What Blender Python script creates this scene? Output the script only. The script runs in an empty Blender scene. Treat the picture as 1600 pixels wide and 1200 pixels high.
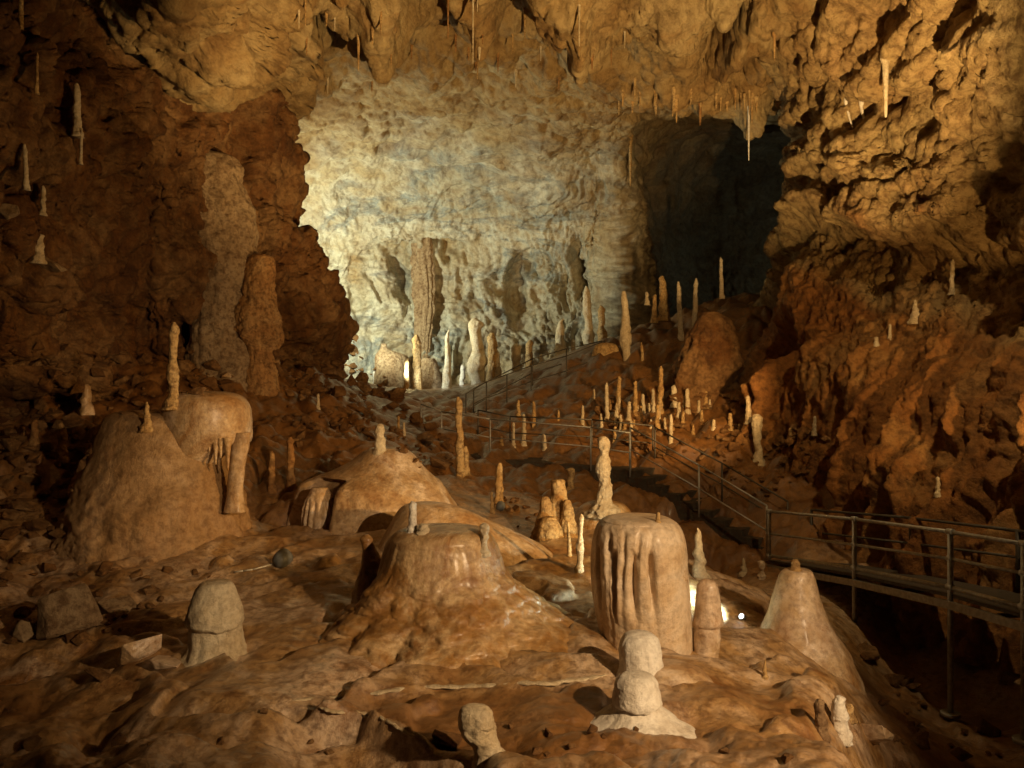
import bpy, bmesh, math, random
import numpy as np
from mathutils import Vector, Matrix, Euler

random.seed(7)
rng = np.random.default_rng(11)
S = bpy.context.scene
COL = S.collection
F = 1246.0                      # focal length in pixels of the 1600 px wide photograph

def P(px, py, d):               # a pixel at a distance d (metres along the view) as a world point
    return Vector(((px - 800) / F * d, d, (600 - py) / F * d))

# ------------------------------------------------------------------ camera, world, lamps, exposure
cam_d = bpy.data.cameras.new('camera')
cam = bpy.data.objects.new('camera', cam_d)
COL.objects.link(cam)
cam.location = (0, 0, 0)
cam.rotation_euler = (math.pi / 2, 0, 0)
cam_d.sensor_width = 36
cam_d.lens = 36 * F / 1600
cam_d.clip_start = 0.05
cam_d.clip_end = 300
S.camera = cam
W = bpy.data.worlds.new('World')
S.world = W
W.use_nodes = True
W.node_tree.nodes['Background'].inputs[0].default_value = (0.55, 0.6, 0.7, 1)
W.node_tree.nodes['Background'].inputs[1].default_value = 0.002      # underground: no sky
S.view_settings.view_transform = 'Standard'
S.view_settings.look = 'None'
S.view_settings.exposure = -0.1
S.view_settings.gamma = 1.0
S.cycles.max_bounces = 6
S.cycles.diffuse_bounces = 3

WARM = (1.0, 0.62, 0.25)
AMBER = (1.0, 0.50, 0.13)
COOL = (0.80, 1.0, 0.84)
def spot(name, loc, target, power, color, angle, blend=0.7, size=0.08):
    l = bpy.data.lights.new(name, 'SPOT')
    l.energy = power; l.color = color; l.spot_size = math.radians(angle); l.spot_blend = blend
    l.shadow_soft_size = size
    o = bpy.data.objects.new(name, l); COL.objects.link(o)
    o.location = loc
    o.rotation_euler = (Vector(target) - Vector(loc)).to_track_quat('-Z', 'Y').to_euler()
    return o
# the show cave's floodlights, without housings, and an added passage fill
spot('floor_floodlight', (5.8, 0.8, 1.8), (-0.2, 10.4, -2.2), 5000, (1.0, 0.69, 0.38), 58, 0.8, 0.10)
spot('left_wall_floodlight', (5.5, 8.0, -0.6), (-8.5, 20, 2.2), 3200, (1.0, 0.57, 0.19), 75, 0.9, 0.12)
spot('ceiling_floodlight', (5.0, 9.0, -1.8), (1.4, 20, 10.0), 16500, (1.0, 0.66, 0.28), 80, 0.5, 0.10)
spot('right_wall_floodlight', (7.4, 9.0, 7.2), (9.0, 19, 1.0), 1900, (1.0, 0.72, 0.36), 110, 0.7, 0.06)
spot('right_ledge_floodlight', (8.0, 7.5, -0.7), (8.6, 20, 2.2), 2300, (1.0, 0.58, 0.20), 56, 0.8, 0.08)
spot('rubble_floodlight', (6.2, 16.5, 0.2), (2.6, 26.5, 0.0), 3000, WARM, 62, 0.8, 0.08)
spot('far_row_floodlight', P(632, 582, 36.0), P(700, 560, 38.5), 330, (0.86, 1.0, 0.95), 130, 0.8, 0.08)
spot('passage_fill', P(1330, 440, 50.0), P(1100, 260, 60), 200, (0.85, 1.0, 0.95), 150, 1.0, 0.2)  # unseen fill, added to lift the dark passage a little
_o = P(494, 490, 35.2)
spot('far_wall_floodlight', _o, _o + Vector((0.3, 0.58, 0.75)), 4500, (0.95, 1.0, 0.76), 170, 0.3, 0.15)

# ------------------------------------------------------------------ noise
_perm = rng.permutation(256).astype(np.int32)
_perm = np.concatenate([_perm, _perm, _perm])
_g = rng.normal(size=(256, 3)); _g /= np.linalg.norm(_g, axis=1)[:, None]
_g = _g.astype(np.float32)
def perlin(p):
    p = p.astype(np.float32)
    i = np.floor(p).astype(np.int32); f = p - i
    u = f * f * f * (f * (f * 6 - 15) + 10)
    i &= 255
    out = 0
    for a in (0, 1):
        for b in (0, 1):
            for c in (0, 1):
                h = _perm[_perm[_perm[i[:, 0] + a] + i[:, 1] + b] + i[:, 2] + c]
                g = _g[h]
                dot = g[:, 0] * (f[:, 0] - a) + g[:, 1] * (f[:, 1] - b) + g[:, 2] * (f[:, 2] - c)
                w = (u[:, 0] if a else 1 - u[:, 0]) * (u[:, 1] if b else 1 - u[:, 1]) * (u[:, 2] if c else 1 - u[:, 2])
                out = out + w * dot
    return out * 1.5
def fbm(p, freq, octv=4, gain=0.5, kind='n'):
    s = 0; a = 1.0; tot = 0
    q = p * freq
    for k in range(octv):
        n = perlin(q)
        if kind == 'r': n = 1 - 2 * np.abs(n)
        elif kind == 'b': n = 2 * np.abs(n) - 0.5
        s = s + a * n; tot += a; a *= gain
        q = q * 2.03 + np.array([13.7, 5.1, 9.3])
    return s / tot
def worley(p, freq):
    q = (p * freq).astype(np.float32)
    i = np.floor(q).astype(np.int32); f = q - i
    d1 = np.full(len(p), 9.0, np.float32); d2 = d1.copy(); idv = np.zeros(len(p), np.float32)
    for a in (-1, 0, 1):
        for b in (-1, 0, 1):
            for c in (-1, 0, 1):
                h = _perm[_perm[_perm[(i[:, 0] + a) & 255] + ((i[:, 1] + b) & 255)] + ((i[:, 2] + c) & 255)]
                o = _g[h] * 0.45 + 0.5
                dx = o[:, 0] + a - f[:, 0]; dy = o[:, 1] + b - f[:, 1]; dz = o[:, 2] + c - f[:, 2]
                d = np.sqrt(dx * dx + dy * dy + dz * dz)
                m = d < d1
                d2 = np.where(m, d1, np.minimum(d2, d)); idv = np.where(m, h / 255.0, idv); d1 = np.where(m, d, d1)
    return d1, d2 - d1, idv
def facet(p, freq):
    """broken stone: the upper envelope of many tilted, gently domed faces, continuous, with sharp creases"""
    q = (p * freq).astype(np.float32)
    i = np.floor(q).astype(np.int32); f = q - i
    out = np.full(len(p), -9.0, np.float32)
    for a in (-1, 0, 1):
        for b in (-1, 0, 1):
            for c in (-1, 0, 1):
                h = _perm[_perm[_perm[(i[:, 0] + a) & 255] + ((i[:, 1] + b) & 255)] + ((i[:, 2] + c) & 255)]
                o = _g[h] * 0.45 + 0.5
                dx = o[:, 0] + a - f[:, 0]; dy = o[:, 1] + b - f[:, 1]; dz = o[:, 2] + c - f[:, 2]
                d = dx * dx + dy * dy + dz * dz
                g = _g[(h * 7 + 31) & 255] * 0.75
                out = np.maximum(out, g[:, 0] * dx + g[:, 1] * dy + g[:, 2] * dz + 0.5 * (h / 255.0 - 0.5) - 0.85 * d)
    return (out - 0.05) / freq
def sm(x, a, b):
    t = np.clip((x - a) / (b - a), 0, 1)
    return t * t * (3 - 2 * t)

# ------------------------------------------------------------------ materials
def mat(name, stops, scale=0.6, rough=0.75, bump=0.5, bscale=6.0, streak=0.0, streak_col=None, spec=0.3, dark=None, darkamt=0.0,
        attr=None, attr_col=None, fine=1.0, ripple=0.0, coat=0.0):
    m = bpy.data.materials.new(name); m.use_nodes = True
    nt = m.node_tree; N = nt.nodes; L = nt.links
    bs = N['Principled BSDF']
    geo = N.new('ShaderNodeNewGeometry')
    n1 = N.new('ShaderNodeTexNoise'); n1.inputs['Scale'].default_value = scale; n1.inputs['Detail'].default_value = 9; n1.inputs['Roughness'].default_value = 0.68
    n1.inputs['Distortion'].default_value = 0.6
    L.new(geo.outputs['Position'], n1.inputs['Vector'])
    cr = N.new('ShaderNodeValToRGB')
    e = cr.color_ramp.elements
    while len(e) < len(stops): e.new(0.5)
    for k, (p, c) in enumerate(stops):
        e[k].position = p; e[k].color = (*c, 1)
    L.new(n1.outputs['Fac'], cr.inputs['Fac'])
    col = cr.outputs['Color']
    def mix(fac, a, b, mode='MIX'):
        x = N.new('ShaderNodeMix'); x.data_type = 'RGBA'; x.blend_type = mode
        if isinstance(fac, float): x.inputs[0].default_value = fac
        else: L.new(fac, x.inputs[0])
        L.new(a, x.inputs[6])
        if isinstance(b, tuple): x.inputs[7].default_value = (*b, 1)
        else: L.new(b, x.inputs[7])
        return x.outputs[2]
    def ramp(src, a, b):
        r = N.new('ShaderNodeMapRange'); r.inputs[1].default_value = a; r.inputs[2].default_value = b
        L.new(src, r.inputs[0]); return r.outputs[0]
    def mul(a, k):
        x = N.new('ShaderNodeMath'); x.operation = 'MULTIPLY'; L.new(a, x.inputs[0])
        if isinstance(k, float): x.inputs[1].default_value = k
        else: L.new(k, x.inputs[1])
        return x.outputs[0]
    mp = N.new('ShaderNodeMapping'); mp.inputs['Scale'].default_value = (3.2, 3.2, 0.45)
    L.new(geo.outputs['Position'], mp.inputs['Vector'])
    n2 = N.new('ShaderNodeTexNoise'); n2.inputs['Scale'].default_value = 1.0; n2.inputs['Detail'].default_value = 7; n2.inputs['Roughness'].default_value = 0.65
    L.new(mp.outputs[0], n2.inputs['Vector'])
    if streak > 0:
        col = mix(mul(ramp(n2.outputs['Fac'], 0.48, 0.68), float(streak)), col, streak_col)
    n3 = N.new('ShaderNodeTexNoise'); n3.inputs['Scale'].default_value = bscale; n3.inputs['Detail'].default_value = 8; n3.inputs['Roughness'].default_value = 0.7
    L.new(geo.outputs['Position'], n3.inputs['Vector'])
    if darkamt > 0:
        nd = N.new('ShaderNodeTexNoise'); nd.inputs['Scale'].default_value = scale * 3.1; nd.inputs['Detail'].default_value = 6; nd.inputs['Roughness'].default_value = 0.72
        L.new(geo.outputs['Position'], nd.inputs['Vector'])
        col = mix(mul(ramp(nd.outputs['Fac'], 0.52, 0.66), float(darkamt)), col, dark)
    if attr:
        at = N.new('ShaderNodeAttribute'); at.attribute_name = attr
        if isinstance(attr_col, list):
            na = N.new('ShaderNodeTexNoise'); na.inputs['Scale'].default_value = 1.0; na.inputs['Detail'].default_value = 8; na.inputs['Roughness'].default_value = 0.62; na.inputs['Distortion'].default_value = 0.8
            ma = N.new('ShaderNodeMapping'); ma.inputs['Scale'].default_value = (0.16, 0.16, 0.45); L.new(geo.outputs['Position'], ma.inputs['Vector']); L.new(ma.outputs[0], na.inputs['Vector'])
            ra = N.new('ShaderNodeValToRGB'); ea = ra.color_ramp.elements
            while len(ea) < len(attr_col): ea.new(0.5)
            for k, (p_, c_) in enumerate(attr_col): ea[k].position = p_; ea[k].color = (*c_, 1)
            L.new(na.outputs['Fac'], ra.inputs['Fac']); col = mix(at.outputs['Fac'], col, ra.outputs['Color'])
        else:
            col = mix(at.outputs['Fac'], col, attr_col)
    # fine mottling of the stone
    col = mix(mul(ramp(n3.outputs['Fac'], 0.45, 0.62), 0.7 * fine), col, (0.085, 0.033, 0.008), 'MIX')
    L.new(col, bs.inputs['Base Color'])
    bs.inputs['Roughness'].default_value = rough
    rr = N.new('ShaderNodeMapRange'); rr.inputs[1].default_value = 0.3; rr.inputs[2].default_value = 0.7
    rr.inputs[3].default_value = rough + 0.15; rr.inputs[4].default_value = max(0.2, rough - 0.2)
    L.new(n1.outputs['Fac'], rr.inputs[0]); L.new(rr.outputs[0], bs.inputs['Roughness'])
    bs.inputs['Specular IOR Level'].default_value = spec
    bs.inputs['Coat Weight'].default_value = coat; bs.inputs['Coat Roughness'].default_value = 0.28
    b1 = N.new('ShaderNodeBump'); b1.inputs['Strength'].default_value = bump; b1.inputs['Distance'].default_value = 0.2
    L.new(n3.outputs['Fac'], b1.inputs['Height'])
    b2 = N.new('ShaderNodeBump'); b2.inputs['Strength'].default_value = bump * (0.6 if streak > 0 else 0.3); b2.inputs['Distance'].default_value = 0.12
    L.new(n2.outputs['Fac'], b2.inputs['Height']); L.new(b1.outputs[0], b2.inputs['Normal'])
    n5 = N.new('ShaderNodeTexNoise'); n5.inputs['Scale'].default_value = bscale * 4.5; n5.inputs['Detail'].default_value = 5; n5.inputs['Roughness'].default_value = 0.75
    L.new(geo.outputs['Position'], n5.inputs['Vector'])
    b5 = N.new('ShaderNodeBump'); b5.inputs['Strength'].default_value = bump * 0.8; b5.inputs['Distance'].default_value = 0.05
    L.new(n5.outputs['Fac'], b5.inputs['Height']); L.new(b2.outputs[0], b5.inputs['Normal'])
    last = b5
    if ripple > 0:
        wv = N.new('ShaderNodeTexWave'); wv.wave_type = 'BANDS'; wv.bands_direction = 'Z'; wv.inputs['Scale'].default_value = 4.0
        wv.inputs['Distortion'].default_value = 9.0; wv.inputs['Detail'].default_value = 4; wv.inputs['Detail Scale'].default_value = 1.6
        L.new(geo.outputs['Position'], wv.inputs['Vector'])
        b3 = N.new('ShaderNodeBump'); b3.inputs['Strength'].default_value = ripple; b3.inputs['Distance'].default_value = 0.03
        L.new(wv.outputs['Fac'], b3.inputs['Height']); L.new(b5.outputs[0], b3.inputs['Normal']); last = b3
    L.new(last.outputs[0], bs.inputs['Normal'])
    return m

M = {}
M['ceiling'] = mat('ochre limestone', [(0.3, (0.20, 0.115, 0.045)), (0.5, (0.36, 0.25, 0.12)), (0.62, (0.44, 0.33, 0.18)), (0.75, (0.30, 0.17, 0.06))],
                   0.35, 0.8, 0.9, 5.0, dark=(0.10, 0.05, 0.02), darkamt=0.5, streak=0.25, streak_col=(0.22, 0.10, 0.03))
M['farwall'] = M['ceiling']
M['left'] = mat('brown cave rock', [(0.3, (0.085, 0.028, 0.006)), (0.48, (0.19, 0.076, 0.018)), (0.62, (0.33, 0.18, 0.068)), (0.76, (0.14, 0.047, 0.009))],
                0.5, 0.75, 1.0, 5.0, streak=0.55, streak_col=(0.30, 0.17, 0.07), dark=(0.045, 0.018, 0.007), darkamt=0.65)
M['right'] = mat('rust flowstone wall', [(0.3, (0.20, 0.07, 0.014)), (0.5, (0.33, 0.14, 0.033)), (0.64, (0.40, 0.215, 0.07)), (0.78, (0.23, 0.08, 0.016))],
                 0.4, 0.65, 0.8, 5.0, streak=0.4, streak_col=(0.22, 0.085, 0.022), dark=(0.12, 0.05, 0.015), darkamt=0.4,
                 attr='pale', attr_col=(0.40, 0.29, 0.13))
M['floor'] = mat('tan flowstone floor', [(0.32, (0.23, 0.095, 0.022)), (0.46, (0.41, 0.245, 0.10)), (0.57, (0.60, 0.44, 0.29)), (0.70, (0.29, 0.125, 0.03))],
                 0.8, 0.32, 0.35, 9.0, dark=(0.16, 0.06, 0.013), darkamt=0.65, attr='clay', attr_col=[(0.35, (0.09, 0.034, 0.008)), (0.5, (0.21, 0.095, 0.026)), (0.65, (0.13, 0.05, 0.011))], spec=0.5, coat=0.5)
M['rock'] = mat('broken limestone', [(0.3, (0.10, 0.038, 0.009)), (0.48, (0.23, 0.11, 0.033)), (0.64, (0.35, 0.20, 0.08)), (0.8, (0.17, 0.062, 0.014))],
                1.1, 0.8, 0.8, 9.0, dark=(0.10, 0.045, 0.018), darkamt=0.5)
M['flow'] = mat('tan flowstone', [(0.3, (0.33, 0.165, 0.05)), (0.46, (0.50, 0.34, 0.18)), (0.58, (0.65, 0.50, 0.35)), (0.74, (0.40, 0.20, 0.07))],
                1.3, 0.42, 0.35, 12.0, streak=0.6, streak_col=(0.27, 0.125, 0.036), dark=(0.22, 0.10, 0.03), darkamt=0.45, spec=0.5, fine=0.6, ripple=0.08, coat=0.25)
M['paleflow'] = mat('pale buff flowstone', [(0.3, (0.46, 0.29, 0.14)), (0.46, (0.60, 0.44, 0.27)), (0.58, (0.70, 0.56, 0.40)), (0.76, (0.50, 0.31, 0.14))],
                1.3, 0.45, 0.35, 12.0, streak=0.4, streak_col=(0.38, 0.20, 0.07), spec=0.5, fine=0.45, ripple=0.06, coat=0.2)
M['dusty'] = mat('dusty brown flowstone', [(0.3, (0.24, 0.13, 0.05)), (0.48, (0.36, 0.22, 0.10)), (0.6, (0.43, 0.28, 0.15)), (0.76, (0.27, 0.14, 0.05))],
                1.0, 0.6, 0.45, 9.0, streak=0.4, streak_col=(0.24, 0.12, 0.04), dark=(0.18, 0.085, 0.028), darkamt=0.5, fine=0.6)
M['wet'] = mat('wet brown flowstone', [(0.32, (0.19, 0.072, 0.014)), (0.45, (0.37, 0.19, 0.055)), (0.57, (0.60, 0.42, 0.22)), (0.70, (0.26, 0.105, 0.022))],
               1.2, 0.30, 0.3, 10.0, streak=0.6, streak_col=(0.17, 0.07, 0.018), dark=(0.16, 0.065, 0.018), darkamt=0.5, spec=0.5, fine=0.55, ripple=0.14, coat=0.35)
M['cream'] = mat('cream calcite', [(0.3, (0.46, 0.33, 0.17)), (0.5, (0.62, 0.50, 0.32)), (0.65, (0.70, 0.60, 0.42)), (0.8, (0.52, 0.38, 0.2))],
                 2.0, 0.55, 0.5, 16.0, streak=0.2, streak_col=(0.42, 0.27, 0.11), spec=0.4, fine=0.5)
M['white'] = mat('white calcite', [(0.3, (0.58, 0.50, 0.40)), (0.5, (0.72, 0.66, 0.56)), (0.7, (0.80, 0.75, 0.66))],
                 2.2, 0.5, 0.4, 16.0, streak=0.3, streak_col=(0.52, 0.40, 0.24), spec=0.4, fine=0.4)
M['amber'] = mat('amber calcite', [(0.3, (0.36, 0.19, 0.06)), (0.5, (0.52, 0.33, 0.13)), (0.7, (0.60, 0.43, 0.21))],
                 2.0, 0.6, 0.5, 14.0, streak=0.2, streak_col=(0.3, 0.15, 0.05), spec=0.3)
M['rustcol'] = mat('rust calcite', [(0.3, (0.28, 0.12, 0.035)), (0.5, (0.42, 0.22, 0.075)), (0.7, (0.50, 0.31, 0.13))],
                   1.4, 0.65, 0.6, 10.0, streak=0.4, streak_col=(0.22, 0.09, 0.025), spec=0.3)
M['boss'] = mat('greyish tan column stone', [(0.3, (0.26, 0.16, 0.08)), (0.5, (0.38, 0.26, 0.14)), (0.7, (0.44, 0.32, 0.19))],
                1.0, 0.7, 0.7, 8.0, streak=0.3, streak_col=(0.24, 0.13, 0.05))
M['masonry'] = mat('dark shaded concrete', [(0.3, (0.05, 0.042, 0.03)), (0.5, (0.075, 0.062, 0.045)), (0.7, (0.10, 0.085, 0.06))],  # dark masonry tone, also standing in for shade on stairs and path
                   1.5, 0.85, 0.7, 9.0, dark=(0.03, 0.022, 0.014), darkamt=0.5)
def plain(name, c, rough, metal=0.0):
    m = bpy.data.materials.new(name); m.use_nodes = True
    nt = m.node_tree; N = nt.nodes; L = nt.links; b = N['Principled BSDF']
    geo = N.new('ShaderNodeNewGeometry'); n = N.new('ShaderNodeTexNoise'); n.inputs['Scale'].default_value = 14; n.inputs['Detail'].default_value = 6
    L.new(geo.outputs['Position'], n.inputs['Vector'])
    r = N.new('ShaderNodeValToRGB'); r.color_ramp.elements[0].position = 0.35; r.color_ramp.elements[1].position = 0.7
    r.color_ramp.elements[0].color = (*[k * 0.6 for k in c], 1); r.color_ramp.elements[1].color = (*c, 1)
    L.new(n.outputs['Fac'], r.inputs['Fac']); L.new(r.outputs['Color'], b.inputs['Base Color'])
    b.inputs['Roughness'].default_value = rough; b.inputs['Metallic'].default_value = metal
    return m
M['steel'] = plain('galvanised steel', (0.48, 0.46, 0.41), 0.5, 0.4)  # brightened in colour for near rails that the lamps miss
M['dimsteel'] = plain('shaded steel', (0.15, 0.14, 0.12), 0.6, 0.4)  # same steel with dimmer light put into its colour
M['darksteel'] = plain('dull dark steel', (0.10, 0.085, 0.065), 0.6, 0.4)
M['lampgrey'] = plain('grey lamp housing', (0.13, 0.135, 0.13), 0.55)
M['cable'] = plain('pale cable sheath', (0.6, 0.56, 0.45), 0.5)
def emit(name, c, s):
    m = bpy.data.materials.new(name); m.use_nodes = True
    b = m.node_tree.nodes['Principled BSDF']
    b.inputs['Base Color'].default_value = (0.6, 0.7, 0.8, 1)
    b.inputs['Emission Color'].default_value = (*c, 1); b.inputs['Emission Strength'].default_value = s
    return m
M['lens'] = emit('lit lamp glass', (0.75, 0.9, 1.0), 2.5)

# ------------------------------------------------------------------ mesh helpers
def tag(o, label=None, cat=None, group=None, kind=None):
    if label: o['label'] = label
    if cat: o['category'] = cat
    if group: o['group'] = group
    if kind: o['kind'] = kind
    return o
def grid_mesh(name, V, nr, nc, material, closed=False, origin=None, cap=True, parent=None, attrs=None, flip=False):
    """V: (nr*nc,3). closed joins the last column to the first; caps both ends."""
    V = np.asarray(V, np.float64).reshape(-1, 3)
    org = Vector(origin) if origin is not None else Vector((0, 0, 0))
    Vl = V - np.array(org)
    r = np.arange(nr - 1)[:, None]
    cN = nc if closed else nc - 1
    c = np.arange(cN)[None, :]
    c2 = (c + 1) % nc
    a = r * nc + c; b = r * nc + c2; d_ = (r + 1) * nc + c2; e = (r + 1) * nc + c
    quads = np.stack([a, e, d_, b] if not flip else [a, b, d_, e], -1).reshape(-1, 4)
    tris = []
    nv = len(V)
    extra = []
    if closed and cap:
        top = Vl[:nc].mean(0); bot = Vl[-nc:].mean(0)
        extra = [top, bot]
        for k in range(nc):
            tris.append((nv, k, (k + 1) % nc)); tris.append((nv + 1, (nr - 1) * nc + (k + 1) % nc, (nr - 1) * nc + k))
        Vl = np.vstack([Vl, np.array(extra)])
    me = bpy.data.meshes.new(name)
    me.vertices.add(len(Vl)); me.vertices.foreach_set('co', Vl.astype(np.float32).ravel())
    nq = len(quads); ntri = len(tris)
    loops = quads.ravel()
    if ntri: loops = np.concatenate([loops, np.array(tris).ravel()])
    me.loops.add(len(loops)); me.loops.foreach_set('vertex_index', loops.astype(np.int32))
    me.polygons.add(nq + ntri)
    starts = np.concatenate([np.arange(nq) * 4, nq * 4 + np.arange(ntri) * 3]).astype(np.int32)
    me.polygons.foreach_set('loop_start', starts)
    me.polygons.foreach_set('use_smooth', np.ones(nq + ntri, bool))
    if attrs:
        for k, v in attrs.items():
            at = me.attributes.new(k, 'FLOAT', 'POINT')
            at.data.foreach_set('value', np.asarray(v, np.float32))
    me.update(calc_edges=True); me.validate()
    me.materials.append(material)
    o = bpy.data.objects.new(name, me); COL.objects.link(o)
    if parent is not None:
        o.parent = parent; o.location = org - parent.location
    else:
        o.location = org
    return o
def cr_interp(A, t):
    """Catmull-Rom along axis 0 of A at fractional positions t."""
    n = A.shape[0]
    i = np.clip(np.floor(t).astype(int), 0, n - 2); f = (t - i)
    p0 = np.where((i > 0)[:, None], A[np.maximum(i - 1, 0)].reshape(len(t), -1), (2 * A[0] - A[1]).reshape(1, -1))
    p1 = A[i].reshape(len(t), -1); p2 = A[i + 1].reshape(len(t), -1)
    p3 = np.where((i + 2 < n)[:, None], A[np.minimum(i + 2, n - 1)].reshape(len(t), -1), (2 * A[-1] - A[-2]).reshape(1, -1))
    f = f[:, None]
    r = 0.5 * (2 * p1 + (p2 - p0) * f + (2 * p0 - 5 * p1 + 4 * p2 - p3) * f ** 2 + (3 * p1 - p0 - 3 * p2 + p3) * f ** 3)
    return r.reshape((len(t),) + A.shape[1:])
def net_surface(net, nr, nc):
    A = np.array([[list(P(*p)) for p in row] for row in net])
    R = cr_interp(A, np.linspace(0, A.shape[0] - 1.0001, nr))
    C = cr_interp(R.transpose(1, 0, 2), np.linspace(0, A.shape[1] - 1.0001, nc)).transpose(1, 0, 2)
    return C
def normals(G):
    du = np.gradient(G, axis=1); dv = np.gradient(G, axis=0)
    n = np.cross(du, dv); n /= np.linalg.norm(n, axis=2)[:, :, None] + 1e-9
    return n
def toward(G, n, pt):
    s = np.sign((n * (np.array(pt) - G)).sum(2).mean())
    return n * s

# ------------------------------------------------------------------ cave shell
def shell(name, net, nr, nc, material, dispf, label=None, attrf=None, pt=(0, 12, 0), finef=None):
    G = net_surface(net, nr, nc)
    n = toward(G, normals(G), pt)
    p = G.reshape(-1, 3)
    D = dispf(p)
    V = p + n.reshape(-1, 3) * D[:, None]
    # second pass of finer relief along the new normals
    G2 = V.reshape(nr, nc, 3)
    n2 = toward(G2, normals(G2), pt).reshape(-1, 3)
    fine = 0.16 * fbm(V, 0.9, 5, 0.6, 'r') + 0.42 * facet(V + 0.25 * np.stack([fbm(V, 1.5, 2)] * 3, 1), 1.9) + 0.35 * facet(V + 5, 4.2)
    fine = fine * (finef(V) if finef else 1.0)
    V = V + n2 * fine[:, None]
    o = grid_mesh(name, V, nr, nc, material, attrs={k: f(V) for k, f in attrf.items()} if attrf else None)
    tag(o, kind='structure')
    return o

# --- ceiling running into the bright far wall and the dark side passage
cx = [-500, 40, 190, 330, 470, 600, 720, 850, 930, 978, 1003, 1090, 1170, 1260, 1450, 1800]
def row(py, ds, pys=None):
    return [(cx[k], (pys[k] if pys else py), ds[k]) for k in range(len(cx))]
ceil_net = [
    row(-1500, [6.5] * 16),
    row(-600, [8, 10, 10, 10, 11, 11.5, 11.5, 11.5, 11.5, 11.5, 11.5, 11.5, 11.5, 11, 10.5, 9]),
    row(-150, [10, 14.5, 13, 13.2, 16, 17, 17.5, 17.5, 17.5, 17.5, 17.5, 17.5, 17, 16.5, 15, 12]),
    row(20, [13, 18, 14.2, 15.2, 20.5, 22, 22.5, 22, 22, 22, 22, 22, 21.5, 21, 19, 14], pys=[20, 20, -10, 10] + [20] * 12),
    row(90, [15, 20, 17.5, 17.0, 25, 27.5, 27.5, 27, 27, 27, 26.5, 26, 25.5, 25, 22, 17], pys=[90, 90, 35, 100] + [90] * 12),
    row(150, [17, 24, 24, 24, 30, 32.5, 32.5, 32, 31.5, 31.5, 30.5, 29, 29, 29, 26, 20], pys=[150, 150, 90, 140] + [150] * 12),
    row(220, [20, 30, 33, 34, 34.5, 36.5, 36.5, 36, 35.5, 35.5, 36, 36, 36, 36, 32, 26], pys=[200, 210, 210, 210, 215, 220, 220, 220, 215, 208, 180, 165, 165, 165, 165, 165]),
    row(310, [26, 34, 37, 37, 38.5, 40.5, 41, 40, 39.8, 40, 47, 56, 56, 56, 48, 40], pys=[300] * 10 + [250, 220, 220, 220, 220, 220]),
    row(400, [30, 38, 40, 40, 41.5, 43, 43.5, 43, 42, 41.5, 52, 62, 62, 62, 56, 46], pys=[400] * 10 + [370, 340, 340, 340, 340, 340]),
    row(500, [30, 38, 40, 41, 42.5, 43.5, 44, 43.5, 42.5, 42, 52, 62, 62, 62, 56, 46]),
    row(600, [30, 38, 40, 41, 42.5, 43, 43.5, 43, 42, 42, 52, 62, 62, 62, 56, 46]),
    row(740, [30, 38, 40, 41, 42.5, 43, 43, 43, 42, 42, 52, 62, 62, 62, 56, 46]),
]
def dents(p, lst):
    D = 0
    for (px, py, d, r, ry, a) in lst:
        c = np.array(P(px, py, d)); q = (p - c) / np.array([r, 2.5, ry])
        D = D + a * np.exp(-np.clip((q ** 2).sum(1), 0, 30) ** 1.5)
    return D
def ceil_disp(p):
    warp = np.stack([fbm(p, 0.25, 3), fbm(p + 31, 0.25, 3), fbm(p + 57, 0.25, 3)], 1) * 1.6
    q = p + warp
    wall = sm(p[:, 1] + 2 * warp[:, 0], 33, 39) * (1 - sm(p[:, 2], 8, 12))          # the dripstone lower part of the far wall
    big = 1.1 * fbm(q, 0.17, 3) + 0.9 * fbm(q + 9, 0.33, 5, 0.55, 'r')
    fac = 0.8 * facet(q * np.array([1, 0.8, 1.2]), 0.36) + 0.7 * facet(q + 11, 0.85)
    fl = fbm(q * np.array([1, 1, 0.22]), 0.9, 5, 0.55, 'r')
    led = fbm(q * np.array([0.25, 0.4, 1.0]), 1.1, 3, 0.5, 'r')
    calm = 1 - 0.5 * sm(p[:, 1], 26, 31)
    rockd = (big + fac) * calm * 0.85 + 0.25 * led + dents(p + 0.4 * warp, [(600, 50, 23, 0.5, 0.9, 1.05), (470, 70, 22.5, 0.4, 0.8, 0.99), (755, 70, 24, 0.45, 0.9, 1.18), (885, 40, 22.5, 0.4, 0.7, 0.93), (1120, 110, 25, 0.45, 0.8, 0.99), (385, 150, 26.5, 0.5, 1.3, -4.0), (510, 60, 23.5, 0.42, 1.0, -3.5), (545, 110, 26, 0.4, 0.7, -3.0), (665, 2, 22, 0.6, 0.35, -3.0), (800, 40, 22.8, 0.5, 0.6, -3.0), (870, 60, 24, 0.18, 1.1, -2.0), (1010, 170, 29, 0.8, 0.4, -2.5), (1130, 50, 23, 0.4, 0.5, -2.5), (1165, 150, 27.5, 0.4, 0.8, 0.81)])
    walld = 0.5 * big + 0.85 * fl * (1 - 0.6 * sm(p[:, 2], 5, 9)) + 0.14 * fac + 0.30 * led + 0.30 * fbm(q * np.array([1, 1, 0.15]), 2.4, 3, 0.55, 'r')
    walld = walld + dents(p + 0.75 * warp + 0.5 * fbm(p, 1.1, 3)[:, None], [(630, 430, 44, 0.6, 2.0, -1.8), (700, 380, 44, 1.0, 0.25, -1.0), (815, 460, 43.5, 0.7, 2.0, -1.9), (910, 420, 42.5, 0.4, 1.5, -1.5), (560, 480, 43, 0.35, 1.2, -1.2), (760, 330, 43, 1.4, 0.2, -0.8)])
    return rockd * (1 - wall) + walld * wall
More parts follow.
